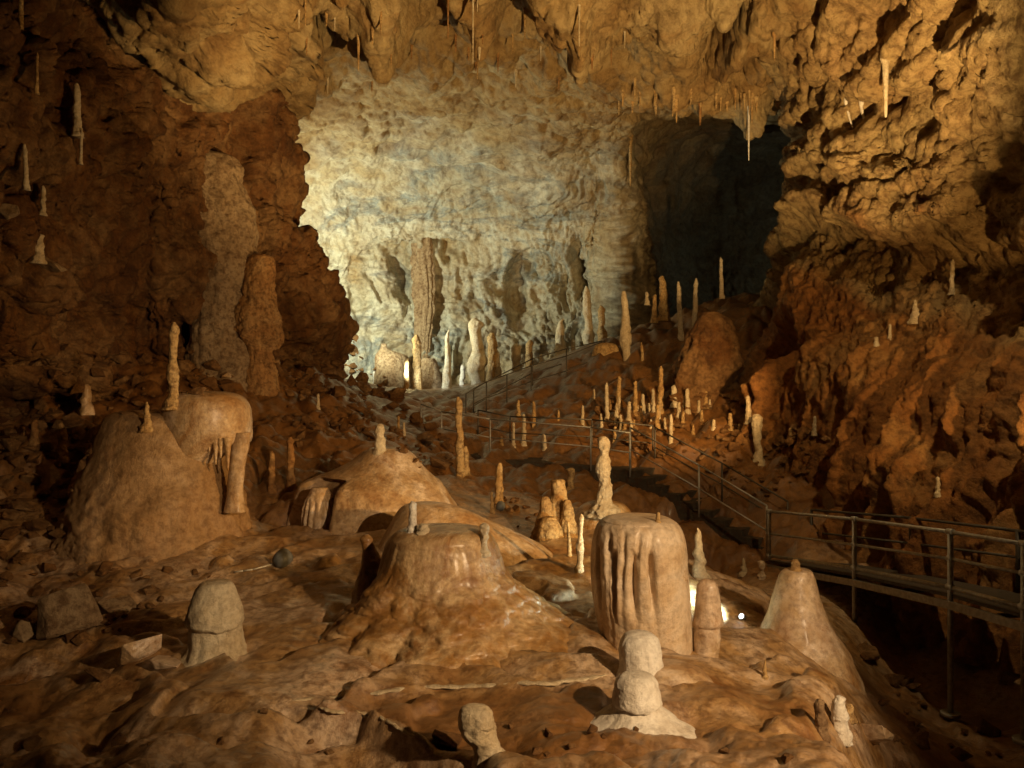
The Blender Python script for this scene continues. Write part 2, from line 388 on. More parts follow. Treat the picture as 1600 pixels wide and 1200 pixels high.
M['ceil2'] = mat('limestone ceiling and pale far wall', [(0.3, (0.20, 0.095, 0.025)), (0.48, (0.36, 0.235, 0.095)), (0.6, (0.45, 0.33, 0.16)), (0.75, (0.29, 0.14, 0.036))],
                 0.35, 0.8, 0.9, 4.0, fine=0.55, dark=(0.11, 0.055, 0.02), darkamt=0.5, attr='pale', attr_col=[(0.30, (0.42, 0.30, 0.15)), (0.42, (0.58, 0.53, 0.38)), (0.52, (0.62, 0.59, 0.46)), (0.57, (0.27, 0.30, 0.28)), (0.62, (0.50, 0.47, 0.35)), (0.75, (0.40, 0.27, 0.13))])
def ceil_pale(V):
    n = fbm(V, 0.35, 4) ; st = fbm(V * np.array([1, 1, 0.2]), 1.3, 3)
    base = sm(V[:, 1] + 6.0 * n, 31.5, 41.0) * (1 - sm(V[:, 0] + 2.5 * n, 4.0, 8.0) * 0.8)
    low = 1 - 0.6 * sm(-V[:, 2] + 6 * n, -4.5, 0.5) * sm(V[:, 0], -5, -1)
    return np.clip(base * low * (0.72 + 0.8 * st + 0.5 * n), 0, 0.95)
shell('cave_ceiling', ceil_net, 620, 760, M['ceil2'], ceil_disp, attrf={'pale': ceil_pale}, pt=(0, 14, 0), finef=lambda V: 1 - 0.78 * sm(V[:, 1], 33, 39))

# --- left wall
left_net = [
    [(-500, -420, 9), (-200, -400, 11), (0, -380, 13), (150, -360, 17), (215, -340, 20), (280, -330, 21), (400, -300, 23), (450, -260, 26), (430, -220, 34)],
    [(-500, -80, 9.5), (-200, -80, 11.5), (0, -80, 13.8), (150, -80, 16.8), (215, -70, 19), (280, -70, 20.5), (385, -60, 23), (420, -20, 26), (260, 0, 35)],
    [(-500, 120, 9.5), (-200, 120, 11.5), (0, 120, 13.5), (150, 120, 16.2), (215, 120, 18.4), (275, 120, 19.4), (335, 120, 21.8), (385, 130, 25.5), (230, 150, 36)],
    [(-500, 260, 9.5), (-200, 260, 11.5), (0, 260, 13.5), (140, 260, 16.0), (215, 260, 19.2), (275, 270, 19.8), (345, 270, 22.3), (405, 280, 26.4), (240, 290, 37)],
    [(-500, 400, 9.5), (-200, 400, 11.5), (0, 400, 13.4), (140, 400, 16.2), (215, 400, 19.8), (280, 400, 20.2), (390, 400, 22.8), (452, 405, 27), (280, 420, 38)],
    [(-500, 520, 10), (-200, 520, 12), (0, 520, 14.2), (150, 530, 17.0), (215, 530, 20.0), (290, 530, 20.9), (420, 520, 23.4), (530, 500, 27.6), (370, 520, 38)],
    [(-500, 640, 10.5), (-200, 640, 12.6), (0, 640, 15.2), (150, 640, 18), (215, 640, 20.0), (290, 630, 21), (440, 610, 24.4), (570, 580, 28.4), (460, 600, 38)],
    [(-500, 820, 10.5), (-200, 820, 12.8), (0, 780, 16), (150, 740, 19), (215, 730, 20.5), (290, 700, 22), (450, 680, 25), (650, 655, 29), (540, 680, 38)],
]
def left_disp(p):
    warp = np.stack([fbm(p + 3, 0.3, 2), fbm(p + 41, 0.3, 2), fbm(p + 77, 0.3, 2)], 1) * 1.0
    q = p + warp
    up = sm(p[:, 2], 0.5, 3.0)
    fl = fbm(q * np.array([1, 1, 0.16]), 0.7, 5, 0.5, 'r')
    big = 0.9 * fbm(q, 0.2, 3) + 0.6 * fbm(q, 0.42, 5, 0.55, 'r')
    fac = 0.7 * facet(q * np.array([1, 1, 1.2]), 0.5) + 0.7 * facet(q * np.array([1, 1, 1.4]), 1.1)
    return big - 0.55 + 1.15 * fl * (0.3 + 0.7 * up) + 0.3 * fbm(q * np.array([1, 1, 0.22]), 1.8, 4, 0.55, 'r') * up + fac * (1.1 - 0.4 * up)
shell('cave_wall', left_net, 520, 460, M['left'], left_disp, pt=(0, 18, 0))

# --- right wall
right_net = [
    [(1260, -300, 34), (1190, -320, 23), (1300, -330, 19.5), (1420, -330, 17), (1550, -330, 14.5), (1750, -330, 12), (2100, -330, 9)],
    [(1270, -60, 36), (1260, -40, 25), (1295, -60, 20.8), (1420, -60, 18), (1550, -60, 15.5), (1750, -60, 12.8), (2100, -60, 9.5)],
    [(1420, 110, 37), (1285, 120, 27), (1350, 110, 22.5), (1420, 110, 19.4), (1550, 110, 16.6), (1750, 110, 13.4), (2100, 110, 9.8)],
    [(1440, 230, 37), (1315, 230, 27.2), (1365, 230, 23.2), (1425, 230, 20.2), (1550, 230, 17.6), (1750, 230, 14), (2100, 230, 10)],
    [(1430, 340, 37), (1300, 340, 26.2), (1360, 340, 22.6), (1420, 340, 20.2), (1550, 340, 17.8), (1750, 340, 14.2), (2100, 340, 10)],
    [(1360, 440, 36), (1240, 440, 25.2), (1320, 440, 21.8), (1400, 430, 20.0), (1550, 430, 17.2), (1750, 430, 13.6), (2100, 430, 9.8)],
    [(1230, 560, 34), (1190, 545, 24.4), (1275, 560, 20.6), (1400, 560, 18), (1550, 560, 15.6), (1750, 560, 12.6), (2100, 560, 9.2)],
    [(1250, 680, 31), (1185, 680, 23), (1280, 690, 19.8), (1400, 690, 17.2), (1550, 690, 14.8), (1750, 690, 12), (2100, 690, 9)],
    [(1260, 800, 28), (1210, 810, 22), (1290, 830, 19), (1400, 850, 16.4), (1550, 870, 14.0), (1750, 900, 11.6), (2100, 920, 8.8)],
    [(1260, 900, 28), (1210, 930, 22), (1290, 960, 18.6), (1400, 1000, 16.0), (1550, 1040, 13.6), (1750, 1080, 11.4), (2100, 1150, 8.6)],
]
def right_disp(p):
    warp = np.stack([fbm(p + 5, 0.3, 2), fbm(p + 23, 0.3, 2), fbm(p + 91, 0.3, 2)], 1) * 0.9
    q = p + warp
    up = sm(p[:, 2] + 2.7 * (p[:, 0] - 8.7) - 6.8 + 1.8 * warp[:, 1] + 1.2 * fbm(p, 0.8, 3), -0.3, 0.7)
    q3 = p + 0.35 * warp
    fl = fbm(q3 * np.array([1, 1, 0.10]), 0.62, 3, 0.5, 'r')
    fl2 = fbm(q3 * np.array([1, 1, 0.16]), 1.7, 4, 0.55, 'r')
    low = 1 - sm(p[:, 2] + 1.2 * warp[:, 2], -0.6, 1.4)
    slab = (1 - up) * (1 - low)
    big = (0.6 * fbm(q, 0.22, 3) + 0.45 * fbm(q, 0.5, 5, 0.55, 'r')) * (1 - 0.45 * slab)
    fac = 0.7 * facet(q * np.array([1, 1, 1.2]), 0.45) + 0.7 * facet(q * np.array([1, 1, 1.4]), 1.1)
    led = fbm(q * np.array([0.2, 0.2, 1.0]), 0.8, 3, 0.5, 'r')
    return big + (0.95 * fl * (0.25 + 0.75 * low) + 0.36 * fl2) * (1 - up) + fac * (0.04 + 0.6 * up) + 1.5 * up - 0.4 + 0.35 * led * up + dents(p + 0.3 * warp, [(1372, 110, 19.5, 0.5, 0.9, -1.6), (1180, 540, 24.5, 0.35, 2.5, -1.5)])
def right_pale(V):
    n = fbm(V, 0.4, 4)
    return 0.95 * sm(V[:, 2] + 2.7 * (V[:, 0] - 8.7) - 6.8 + 2.2 * n, -4.6, -2.8) * np.clip(0.8 + 0.6 * n, 0, 1)
shell('cave_wall', right_net, 520, 420, M['right'], right_disp, attrf={'pale': right_pale}, pt=(0, 16, 0), finef=lambda V: 0.32 + 0.75 * sm(V[:, 2] + 2.7 * (V[:, 0] - 8.7) - 6.8, -5, -2.5))

# --- floor: a height field through surveyed points (pixel, pixel, distance) or (pixel, None, distance, height)
fp = [(-150,1200,6.2),(0,1200,6.2),(300,1200,6.0),(560,1200,5.9),(800,1200,5.8),(1000,1200,5.8),(1200,1200,5.8),(1330,1200,6.0),
 (-150,1080,8.2),(0,1080,8.2),(250,1062,8.0),(450,1090,7.4),(620,1085,7.4),(800,1068,7.7),(930,1060,7.8),(1100,1060,8.0),(1200,1080,8.0),(1310,1090,7.9),
 (0,1000,9.6),(200,1000,9.3),(400,1000,9.0),(500,950,10),(400,930,10.6),(100,900,11.6),(300,880,12),(440,880,12),(570,870,12),(830,900,11),(930,930,10.5),
 (1150,985,10.2),(1230,1000,10),(1170,935,12),(-150,850,11),(0,850,12.5),(0,720,14.5),(100,690,15.5),(200,650,16.5),(300,600,19),(420,640,19.5),
 (400,760,15.5),(460,770,15.5),(520,725,17),(600,690,19),(660,720,18),(730,765,16.5),(800,820,14.5),(870,835,14),(950,800,15.5),(1080,880,15.5),
 (760,735,20.2),(850,755,20),(950,765,20),(1050,835,18.5),(1130,900,17.5),(950,700,22),(1050,690,22),(1150,720,20.5),(1250,700,20.5),(1200,650,23),(1100,640,24.5),
 (1000,640,25),(900,660,24),(800,695,23),(700,660,24.5),(640,640,25.5),(560,620,25),(480,580,24),(1000,590,27.5),(1080,560,28),(1120,580,26.5),
 (900,600,28),(800,622,28),(720,628,29),(650,618,30),(880,563,31),(970,535,31),(1060,520,30.5),(1120,500,30),(600,607,36),(700,610,36),(800,585,36),
 (900,550,36),(1000,545,40),(1100,480,36),(500,600,40),(800,590,45),(1250,760,19.0),(1330,790,18),(1450,800,16.5),(1600,810,14.5),(1800,830,12)]
fz = [(0,3.4,-3.0),(400,3.4,-2.95),(800,3.4,-2.95),(1200,3.4,-3.0),(1330,3.4,-3.2),(1300,14,-4.1),(1400,12.5,-4.9),(1500,11.5,-5.1),(1600,9,-5.0),(1440,8.5,-4.9),(1600,6.5,-4.6),(1420,6.8,-4.3),
 (1600,12.5,-4.8),(1280,16.5,-3.9),(1430,14.6,-4.6),(1900,8,-4.6),(1330,11,-4.2),(1430,9.2,-4.4)]
cpu = []; cpz = []
for (px, py, d) in fp: cpu.append(((px - 800) / F * 6, math.log(d) * 4)); cpz.append((600 - py) / F * d)
for (px, d, z) in fz: cpu.append(((px - 800) / F * 6, math.log(d) * 4)); cpz.append(z)
cpu = np.array(cpu); cpz = np.array(cpz)
def tps(r2): return 0.5 * r2 * np.log(r2 + 1e-9)
K = tps(((cpu[:, None] - cpu[None]) ** 2).sum(2)) + np.eye(len(cpu)) * 0.02
Q = np.hstack([np.ones((len(cpu), 1)), cpu])
A_ = np.block([[K, Q], [Q.T, np.zeros((3, 3))]])
wts = np.linalg.solve(A_, np.concatenate([cpz, np.zeros(3)]))
def floor_base(x, y):
    u = np.stack([x / y * 6, np.log(y) * 4], 1)
    out = np.zeros(len(u))
    for s in range(0, len(u), 60000):
        uu = u[s:s + 60000]
        out[s:s + 60000] = tps(((uu[:, None] - cpu[None]) ** 2).sum(2)) @ wts[:-3] + wts[-3] + uu @ wts[-2:]
    return out
NR, NC = 600, 720
ang = np.linspace(-1.0, 1.0, NC)
dist = np.exp(np.linspace(math.log(2.6), math.log(50), NR))
U, Dd = np.meshgrid(ang, dist)
fx = (U * Dd).ravel(); fy = Dd.ravel(); fpx = (U * F + 800).ravel()
fh = floor_base(fx, fy)
pos = np.stack([fx, fy, fh], 1)
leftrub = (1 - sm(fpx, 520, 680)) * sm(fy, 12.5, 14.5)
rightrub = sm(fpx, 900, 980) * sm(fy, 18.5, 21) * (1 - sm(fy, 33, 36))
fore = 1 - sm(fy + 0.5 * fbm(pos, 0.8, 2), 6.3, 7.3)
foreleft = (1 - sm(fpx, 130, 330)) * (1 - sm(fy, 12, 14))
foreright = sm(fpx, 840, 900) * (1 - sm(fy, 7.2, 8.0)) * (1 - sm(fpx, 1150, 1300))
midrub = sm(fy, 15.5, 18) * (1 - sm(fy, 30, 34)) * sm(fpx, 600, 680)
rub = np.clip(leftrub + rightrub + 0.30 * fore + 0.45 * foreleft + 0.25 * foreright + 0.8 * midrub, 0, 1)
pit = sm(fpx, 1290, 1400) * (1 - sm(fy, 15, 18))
wq = pos + 0.35 * np.stack([fbm(pos, 1, 2), fbm(pos + 9, 1, 2), fbm(pos + 17, 1, 2)], 1)
h = fh + rub * (0.75 * facet(wq, 1.2) + 0.7 * facet(wq + 7, 2.9) + 0.06 * fbm(pos, 1.1, 5, 0.6, 'r'))
h += rub * (0.07 * fbm(pos, 2.6, 5, 0.62, 'r') + 0.03 * fbm(pos, 7.0, 3, 0.6))
h += 0.10 * fbm(pos, 0.7, 4) * (1 + 0.6 * rub) + (0.018 + 0.025 * rub) * fbm(pos, 2.3, 4, 0.6)
# gentle gour terraces on the bare flowstone
ter = fbm(pos + 4, 0.55, 3) * 2.2 + fy * 0.8
fr = ter - np.floor(ter)
h += (1 - rub) * (fy < 13) * 0.12 * (sm(fr, 0.0, 0.86) - sm(fr, 0.86, 1.0)) * 0.9
h += (1 - rub) * 0.03 * fbm(pos * np.array([1, 2.2, 1]), 2.0, 3, 0.5, 'r')
# the shelf lip of the dry rimstone pool in the foreground
lip = np.interp(fpx, [380, 500, 560, 600, 660, 720, 800], [7.35, 7.05, 6.95, 6.72, 6.5, 6.23, 6.0]) + 0.12 * fbm(np.stack([fx, fx * 0, fx * 0], 1), 1.3, 3)
lipm = sm(fpx, 400, 500) * (1 - sm(fpx, 720, 790))
h -= 0.30 * lipm * (1 - sm(fy, 0, 0.001 + lip)) * 0
h -= 0.24 * lipm * (1 - sm(fy - lip, -0.22, 0.0)) * sm(fy, 4.8, 6.0)
pool = sm(fpx, 430, 560) * (1 - sm(fpx, 930, 1010)) * sm(fy - lip, 0.0, 0.05) * (1 - sm(fy, 7.30, 7.5))
h -= 0.05 * pool
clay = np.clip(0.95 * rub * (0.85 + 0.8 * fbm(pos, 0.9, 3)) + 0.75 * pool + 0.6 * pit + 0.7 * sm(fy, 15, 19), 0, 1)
floorV = np.stack([fx, fy, h], 1)
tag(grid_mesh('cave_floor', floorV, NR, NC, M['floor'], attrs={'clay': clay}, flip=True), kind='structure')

bpy.context.view_layer.update()
DG = bpy.context.evaluated_depsgraph_get()
def hit(px, py):
    """where the line of sight through a pixel meets the rock built so far"""
    d = P(px, py, 1.0).normalized()
    ok, loc, nor, idx, ob, mx = S.ray_cast(DG, Vector((0, 0, 0)), d)
    if not ok: return P(px, py, 25), Vector((0, 0, 1))
    return loc.copy(), nor.copy()
def ground(x, y):
    ok, loc, nor, idx, ob, mx = S.ray_cast(DG, Vector((x, y, 3.5)), Vector((0, 0, -1)))
    return loc.z if ok else -3.0
def refresh():
    global DG
    bpy.context.view_layer.update(); DG = bpy.context.evaluated_depsgraph_get()

# ------------------------------------------------------------------ speleothem builders
def spindle(name, rows, d, material, ratio=1.0, seg=64, rings=None, amp=0.06, nf=None, ring_amp=0.0, ring_f=9.0, flute=0.0, flute_f=14, extra=None,
            parent=None, dy=0.0, sink=0.0, fac=0.0, fac_f=1.2):
    """a solid of revolution-like body; rows = (py, left px, right px) from top to bottom at distance d"""
    R = np.array(rows, float)
    n = rings or int(np.clip((R[-1, 0] - R[0, 0]) * 0.9, 24, 170))
    t = np.interp(np.linspace(0, 1, n), np.linspace(0, 1, len(R)), np.arange(len(R)))
    rr = cr_interp(R, np.clip(t, 0, len(R) - 1.0001))
    z = (600 - rr[:, 0]) / F * d
    xc = ((rr[:, 1] + rr[:, 2]) / 2 - 800) / F * d
    rad = np.maximum((rr[:, 2] - rr[:, 1]) / 2 / F * d, 0.002)
    th = np.linspace(0, 2 * np.pi, seg, endpoint=False)
    Z, TH = np.meshgrid(z, th, indexing='ij')
    RD = np.repeat(rad[:, None], seg, 1); XC = np.repeat(xc[:, None], seg, 1)
    tt = np.repeat(np.linspace(0, 1, n)[:, None], seg, 1)
    # front of the body is th = -pi/2
    x = XC + RD * np.cos(TH); y = d + dy + RD * ratio * np.sin(TH)
    p = np.stack([x.ravel(), y.ravel(), Z.ravel()], 1)
    scale = nf or 1.0 / max(np.median(rad), 0.03)
    off = random.uniform(0, 50)
    nse = fbm(p + off, scale * 0.9, 4, 0.5)
    m = 1 + amp * 2.2 * nse
    m += amp * 0.9 * fbm(p * np.array([1, 1, 0.25]) + off, scale * 2.2, 3)
    if ring_amp:
        m += ring_amp * np.sin(p[:, 2] * ring_f / max(np.median(rad), 0.02) * 0.35 + 3.5 * nse + off) * (0.4 + 0.9 * np.abs(fbm(p + 3 + off, scale * 0.5, 2)))
    if flute:
        fn = np.abs(np.sin(TH.ravel() * flute_f * 0.5 + 2.2 * fbm(p * np.array([1, 1, 0.3]) + off, scale * 0.8, 2)))
        m += flute * (fn - 0.6) * sm(tt.ravel(), 0.12, 0.35)
    if fac: m += fac * fac_f * facet(p * np.array([1, 1, 0.7]) + off + 0.3 * nse[:, None], fac_f) + 0.5 * fac * fbm(p + off, fac_f * 1.5, 5, 0.6, 'r')
    dz = 0
    if extra is not None:
        m, dz = extra(m, TH.ravel(), tt.ravel(), p)
    k = m * RD.ravel()
    V = np.stack([XC.ravel() + k * np.cos(TH.ravel()), d + dy + k * ratio * np.sin(TH.ravel()), Z.ravel() + dz], 1)
    org = (xc[-1], d + dy, z[-1])
    return grid_mesh(name, V, n, seg, material, closed=True, origin=org, parent=parent)
def thing(name, loc, label, cat, group=None):
    o = bpy.data.objects.new(name, None); COL.objects.link(o); o.location = loc; o.empty_display_size = 0.1
    bpy.context.view_layer.update() if False else None
    return tag(o, label, cat, group)

# ---------------- large flowstone mounds and columns
def front_mask(th, a0, a1):       # angle window around the front, in degrees measured from the front (-90)
    a = np.degrees((th + np.pi / 2 + np.pi) % (2 * np.pi) - np.pi)
    return sm(a, a0 - 12, a0 + 4) * (1 - sm(a, a1 - 4, a1 + 12))

# main brown mound in the foreground
def mound_extra(m, th, t, p):
    lip = sm(t, 0.22, 0.30) * (1 - sm(t, 0.34, 0.55))
    m = m - 0.07 * lip * front_mask(th, -70, 60) * (0.6 + 1.2 * fbm(p, 1.2, 2))
    st = fbm(np.stack([th * 3, t * 1.5, t * 0], 1), 1.6, 4, 0.6, 'r'); m = m + 0.028 * st * sm(t, 0.2, 0.32) * (1 - sm(t, 0.5, 0.62))
    lob = fbm(p * np.array([1, 1, 1.4]), 1.2, 4, 0.5, 'b'); m = m + 0.20 * lob * sm(t, 0.42, 0.6)
    m = m + 0.06 * fbm(p, 2.6, 3, 0.5, 'b') * sm(t, 0.4, 0.6)
    return m, 0
mnd = spindle('flowstone_mound', [(824, 652, 736), (826, 634, 752), (832, 618, 765), (846, 606, 775), (866, 600, 783), (888, 594, 790), (908, 582, 808), (930, 564, 834), (955, 540, 874), (978, 516, 917), (996, 496, 950), (1015, 480, 980)],
        9.2, M['wet'], 0.85, 220, 180, 0.032, 0.7, extra=mound_extra)
tag(mnd, 'large wet brown flowstone mound with a flat lipped top in the middle of the foreground', 'flowstone')
# curled knob on its left shoulder
t_ = spindle('flowstone_shoulder', [(835, 568, 576), (841, 562, 582), (850, 565, 584), (862, 566, 590), (885, 563, 605), (910, 556, 625), (940, 550, 650)], 9.5, M['wet'], 1, 48, 60, 0.07)
tag(t_, 'dark brown curled knob of flowstone rising on the left shoulder of the big brown mound', 'flowstone')

# big left mound
lm = thing('flowstone_mound', P(250, 880, 13.4), 'large dusty tan flowstone mound under a pale overhanging dome at the left', 'flowstone')
spindle('mound_body', [(641, 200, 272), (645, 180, 300), (655, 168, 322), (675, 160, 334), (700, 153, 342), (740, 138, 352), (780, 122, 366), (820, 106, 376), (850, 92, 384), (885, 75, 395)], 13.4, M['dusty'], 0.9, 220, 170, 0.05, 0.8, parent=lm, fac=0.035, fac_f=1.6,
        extra=lambda m, th, t, p: (m + 0.10 * fbm(p, 1.4, 5, 0.6, 'r') * sm(t, 0.3, 0.8), 0))
spindle('dome', [(611, 300, 335), (613, 280, 358), (619, 268, 376), (632, 258, 387), (650, 254, 391), (668, 258, 392), (682, 268, 392), (692, 285, 388), (697, 320, 375)], 13.25, M['flow'], 0.95, 110, 90, 0.02, parent=lm,
        extra=lambda m, th, t, p: (m + 0.03 * fbm(p, 1.5, 3), -0.45 * np.clip(-np.cos(th) + 0.25, 0, 1) * sm(t, 0.35, 0.9)))
spindle('drapery', [(676, 368, 392), (700, 363, 389), (730, 358, 383), (770, 354, 380), (800, 350, 384)], 12.95, M['flow'], 0.8, 40, 60, 0.06, parent=lm)
for (px, a, b, w) in ((337, 684, 726, 7), (345, 684, 715, 6), (356, 684, 735, 8), (327, 682, 705, 6)):
    spindle('drip', [(a, px - w, px + w), (a + 10, px - w * .7, px + w * .7), ((a + b) / 2, px - w * .45, px + w * .45), (b, px - 1.5, px + 1.5)], 12.75, M['wet'], 1, 16, 24, 0.08, parent=lm)

# middle mound with its alcove
mm = thing('flowstone_mound', P(590, 850, 14.6), 'smooth tan flowstone mound with a small curtained alcove in its left side', 'flowstone')
def alcove(m, th, t, p):
    return m - 0.30 * front_mask(th, -62, -30) * sm(t, 0.40, 0.46) * (1 - 0.9 * sm(t, 0.8, 1.0)) + 0.03 * fbm(p, 1.6, 3, 0.5, 'b'), 0
spindle('mound_body', [(700, 578, 628), (706, 566, 642), (720, 548, 656), (734, 522, 668), (745, 496, 680), (757, 474, 692), (790, 460, 715), (820, 446, 738), (855, 428, 764), (880, 410, 780)], 14.8, M['flow'], 0.9, 220, 160, 0.035, 0.8, extra=alcove, parent=mm)
spindle('drapery', [(762, 486, 512), (780, 478, 520), (802, 473, 524), (825, 472, 523), (845, 478, 518), (862, 474, 524)], 14.0, M['flow'], 0.8, 90, 80, 0.08, flute=0.2, flute_f=15, parent=mm)
spindle('side_column', [(764, 530, 552), (790, 531, 549), (820, 530, 549), (845, 527, 552), (865, 520, 560)], 13.8, M['flow'], 0.9, 40, 50, 0.06, parent=mm)
# smooth slope right of it
t_ = spindle('flowstone_slope', [(786, 640, 688), (791, 628, 712), (803, 618, 742), (822, 608, 780), (842, 598, 822), (862, 588, 860), (885, 580, 890)], 12.3, M['flow'], 0.8, 140, 90, 0.03, 0.8)
tag(t_, 'smooth pale tan flowstone slope behind the big brown mound', 'flowstone')

def ragged(m, th, t, p):      # a cap with an uneven lower edge
    return m, 0.05 * fbm(p + 2, 6.0, 3) * sm(t, 0.6, 1.0)
# great fluted stalagmite
gs = thing('stalagmite', P(1003, 1070, 8.9), 'huge flat topped tan stalagmite with dripping curtains down its left face', 'stalagmite')
def great_extra(m, th, t, p):
    fm = front_mask(th, -88, 8)
    band = sm(t, 0.20, 0.235)
    w_ = 2.6 * fbm(p * np.array([1, 1, 0.45]), 2.2, 3) + 1.6 * np.sin(t * 7 + th * 2)
    g = np.sin(th * 17 + w_) * 0.7 + 0.5 * fbm(p * np.array([1, 1, 0.25]) + 4, 6.0, 3)
    groove = np.clip(g, 0, 1) ** 1.5
    m = m + fm * band * (-0.035 - 0.10 * groove * sm(t, 0.26, 0.42) * (1 - 0.85 * sm(t, 0.55, 0.82)) * (0.55 + 0.9 * np.clip(fbm(p + 8, 3.0, 3) + 0.35, 0, 1)) + 0.045 * fbm(p, 5, 3))
    hole = np.clip(np.sin(th * 13 + 0.6 + w_ * 0.5) - 0.2, 0, 1) ** 2 * sm(t, 0.44, 0.5) * (1 - sm(t, 0.6, 0.74))
    m = m - 0.26 * fm * hole
    return m, 0
spindle('column', [(807, 968, 1022), (808, 952, 1040), (813, 940, 1052), (824, 931, 1063), (845, 925, 1070), (880, 922, 1074), (930, 926, 1077), (985, 936, 1080), (1035, 944, 1083), (1075, 940, 1090)], 8.9, M['paleflow'], 1.0, 260, 190, 0.014, extra=great_extra, parent=gs)

cs = spindle('stalagmite', [(905, 1099, 1110), (909, 1093, 1117), (920, 1089, 1122), (945, 1086, 1126), (968, 1084, 1130), (976, 1085, 1129), (980, 1087, 1124), (1000, 1084, 1125), (1030, 1083, 1121), (1055, 1082, 1120), (1075, 1078, 1128), (1100, 1070, 1150)],
        8.75, M['flow'], 1, 64, 110, 0.05, ring_amp=0.02)
tag(cs, 'cracked tan stalagmite standing close against the right of the huge flat topped one', 'stalagmite')
cn = thing('stalagmite', P(1245, 1060, 10.0), 'broad cone shaped tan stalagmite with a tiny knob on its tip beside the walkway', 'stalagmite')
spindle('cone', [(889, 1234, 1258), (891, 1226, 1266), (900, 1219, 1271), (930, 1209, 1279), (960, 1200, 1290), (985, 1190, 1302), (1005, 1178, 1315), (1030, 1158, 1328), (1055, 1130, 1340), (1075, 1110, 1345)], 10.0, M['flow'], 1, 120, 120, 0.035, parent=cn)
spindle('knob', [(874, 1240, 1246), (878, 1237, 1249), (885, 1236, 1250), (892, 1234, 1254)], 9.95, M['amber'], 1, 24, 24, 0.08, parent=cn)

d_wd = hit(1003, 1063)[0].y + 0.15; d_w2 = hit(995, 1136)[0].y + 0.12
wd = spindle('stalagmite', [(987, 988, 1008), (990, 979, 1019), (998, 972, 1028), (1012, 968, 1032), (1030, 968, 1034), (1045, 967, 1036), (1058, 960, 1042), (1074, 946, 1056), (1096, 922, 1082)], d_wd, M['white'], 1, 90, 110, 0.05, ring_amp=0.012, flute=0.04, flute_f=12, fac=0.06, fac_f=4.0)
tag(wd, 'white bulb topped stalagmite directly in front of the huge flat topped one', 'stalagmite')
w2_ = thing('stalagmite', P(995, 1140, d_w2), 'squat white stalagmite dome with a pitted rim, lowest of the white pair', 'stalagmite')
spindle('cap', [(1052, 984, 1008), (1055, 972, 1020), (1064, 963, 1027), (1078, 959, 1031), (1090, 957, 1033), (1098, 957, 1033), (1101, 962, 1028)], d_w2, M['white'], 1, 90, 70, 0.06, parent=w2_, extra=ragged, fac=0.08, fac_f=4.0)
spindle('drapery', [(1090, 962, 1027), (1104, 957, 1033), (1112, 950, 1042), (1122, 935, 1060), (1134, 910, 1085), (1150, 880, 1115), (1165, 850, 1145)], d_w2 + 0.02, M['white'], 1, 110, 60, 0.07, flute=0.03, flute_f=15, parent=w2_)
t_ = spindle('flowstone_slope', [(1040, 1010, 1080), (1050, 1000, 1100), (1070, 990, 1118), (1095, 985, 1135), (1120, 975, 1155), (1150, 960, 1180), (1185, 940, 1200)], 7.7, M['flow'], 0.9, 110, 90, 0.04, 0.9)
tag(t_, 'tan flowstone apron running down to the right of the white stalagmite pair', 'flowstone')

d_ld = hit(337, 1022)[0].y + 0.2
ld = thing('stalagmite', P(337, 1030, d_ld), 'pale round capped stalagmite dome with a fringed skirt on the left flowstone', 'stalagmite')
spindle('cap', [(907, 327, 348), (910, 316, 360), (920, 308, 367), (936, 302, 373), (952, 296, 378), (966, 293, 380), (973, 294, 380), (977, 299, 375)], d_ld, M['cream'], 1, 100, 80, 0.05, parent=ld, extra=ragged, fac=0.05, fac_f=3.5)
spindle('drapery', [(970, 299, 376), (985, 298, 377), (1003, 296, 379), (1018, 288, 388), (1035, 270, 405), (1060, 250, 430)], d_ld + 0.03, M['cream'], 1, 100, 60, 0.06, flute=0.045, flute_f=14, parent=ld)

t_ = spindle('flowstone_apron', [(1006, 300, 392), (1014, 272, 420), (1024, 248, 455), (1036, 225, 500), (1050, 205, 545), (1070, 190, 580)], d_ld + 0.15, M['flow'], 0.55, 160, 70, 0.07, 0.9, fac=0.05, fac_f=2.0)
tag(t_, 'pale flowstone apron spreading from the foot of the round capped dome', 'flowstone')
# left wall column and pillar
t_ = spindle('cave_column', [(239, 312, 338), (243, 295, 355), (255, 282, 366), (285, 273, 377), (330, 276, 386), (380, 288, 392), (430, 300, 396), (490, 308, 398), (560, 305, 405), (640, 300, 415)], 21.1, M['boss'], 0.85, 180, 210, 0.12, fac=0.30, fac_f=0.9)
tag(t_, 'tall grey tan column with a rounded head against the dark left wall', 'column')
t_ = spindle('cave_column', [(398, 398, 416), (404, 391, 424), (425, 386, 427), (455, 378, 429), (490, 368, 431), (520, 368, 433), (545, 380, 434), (580, 385, 436), (640, 384, 446), (720, 388, 455)], 20.8, M['rustcol'], 0.8, 160, 190, 0.15, fac=0.34, fac_f=1.3)
tag(t_, 'orange tan flowstone pillar with a broken crown in front of the tall grey column', 'column')
# right hand bosses
t_ = spindle('flowstone_boss', [(488, 1100, 1122), (498, 1090, 1136), (515, 1080, 1144), (540, 1066, 1150), (580, 1056, 1150), (615, 1052, 1142), (660, 1045, 1150)], 25.4, M['left'], 0.9, 140, 140, 0.16, flute=0.04, fac=0.3, fac_f=1.0)
tag(t_, 'rounded dark rust flowstone boss below the dark passage', 'flowstone')
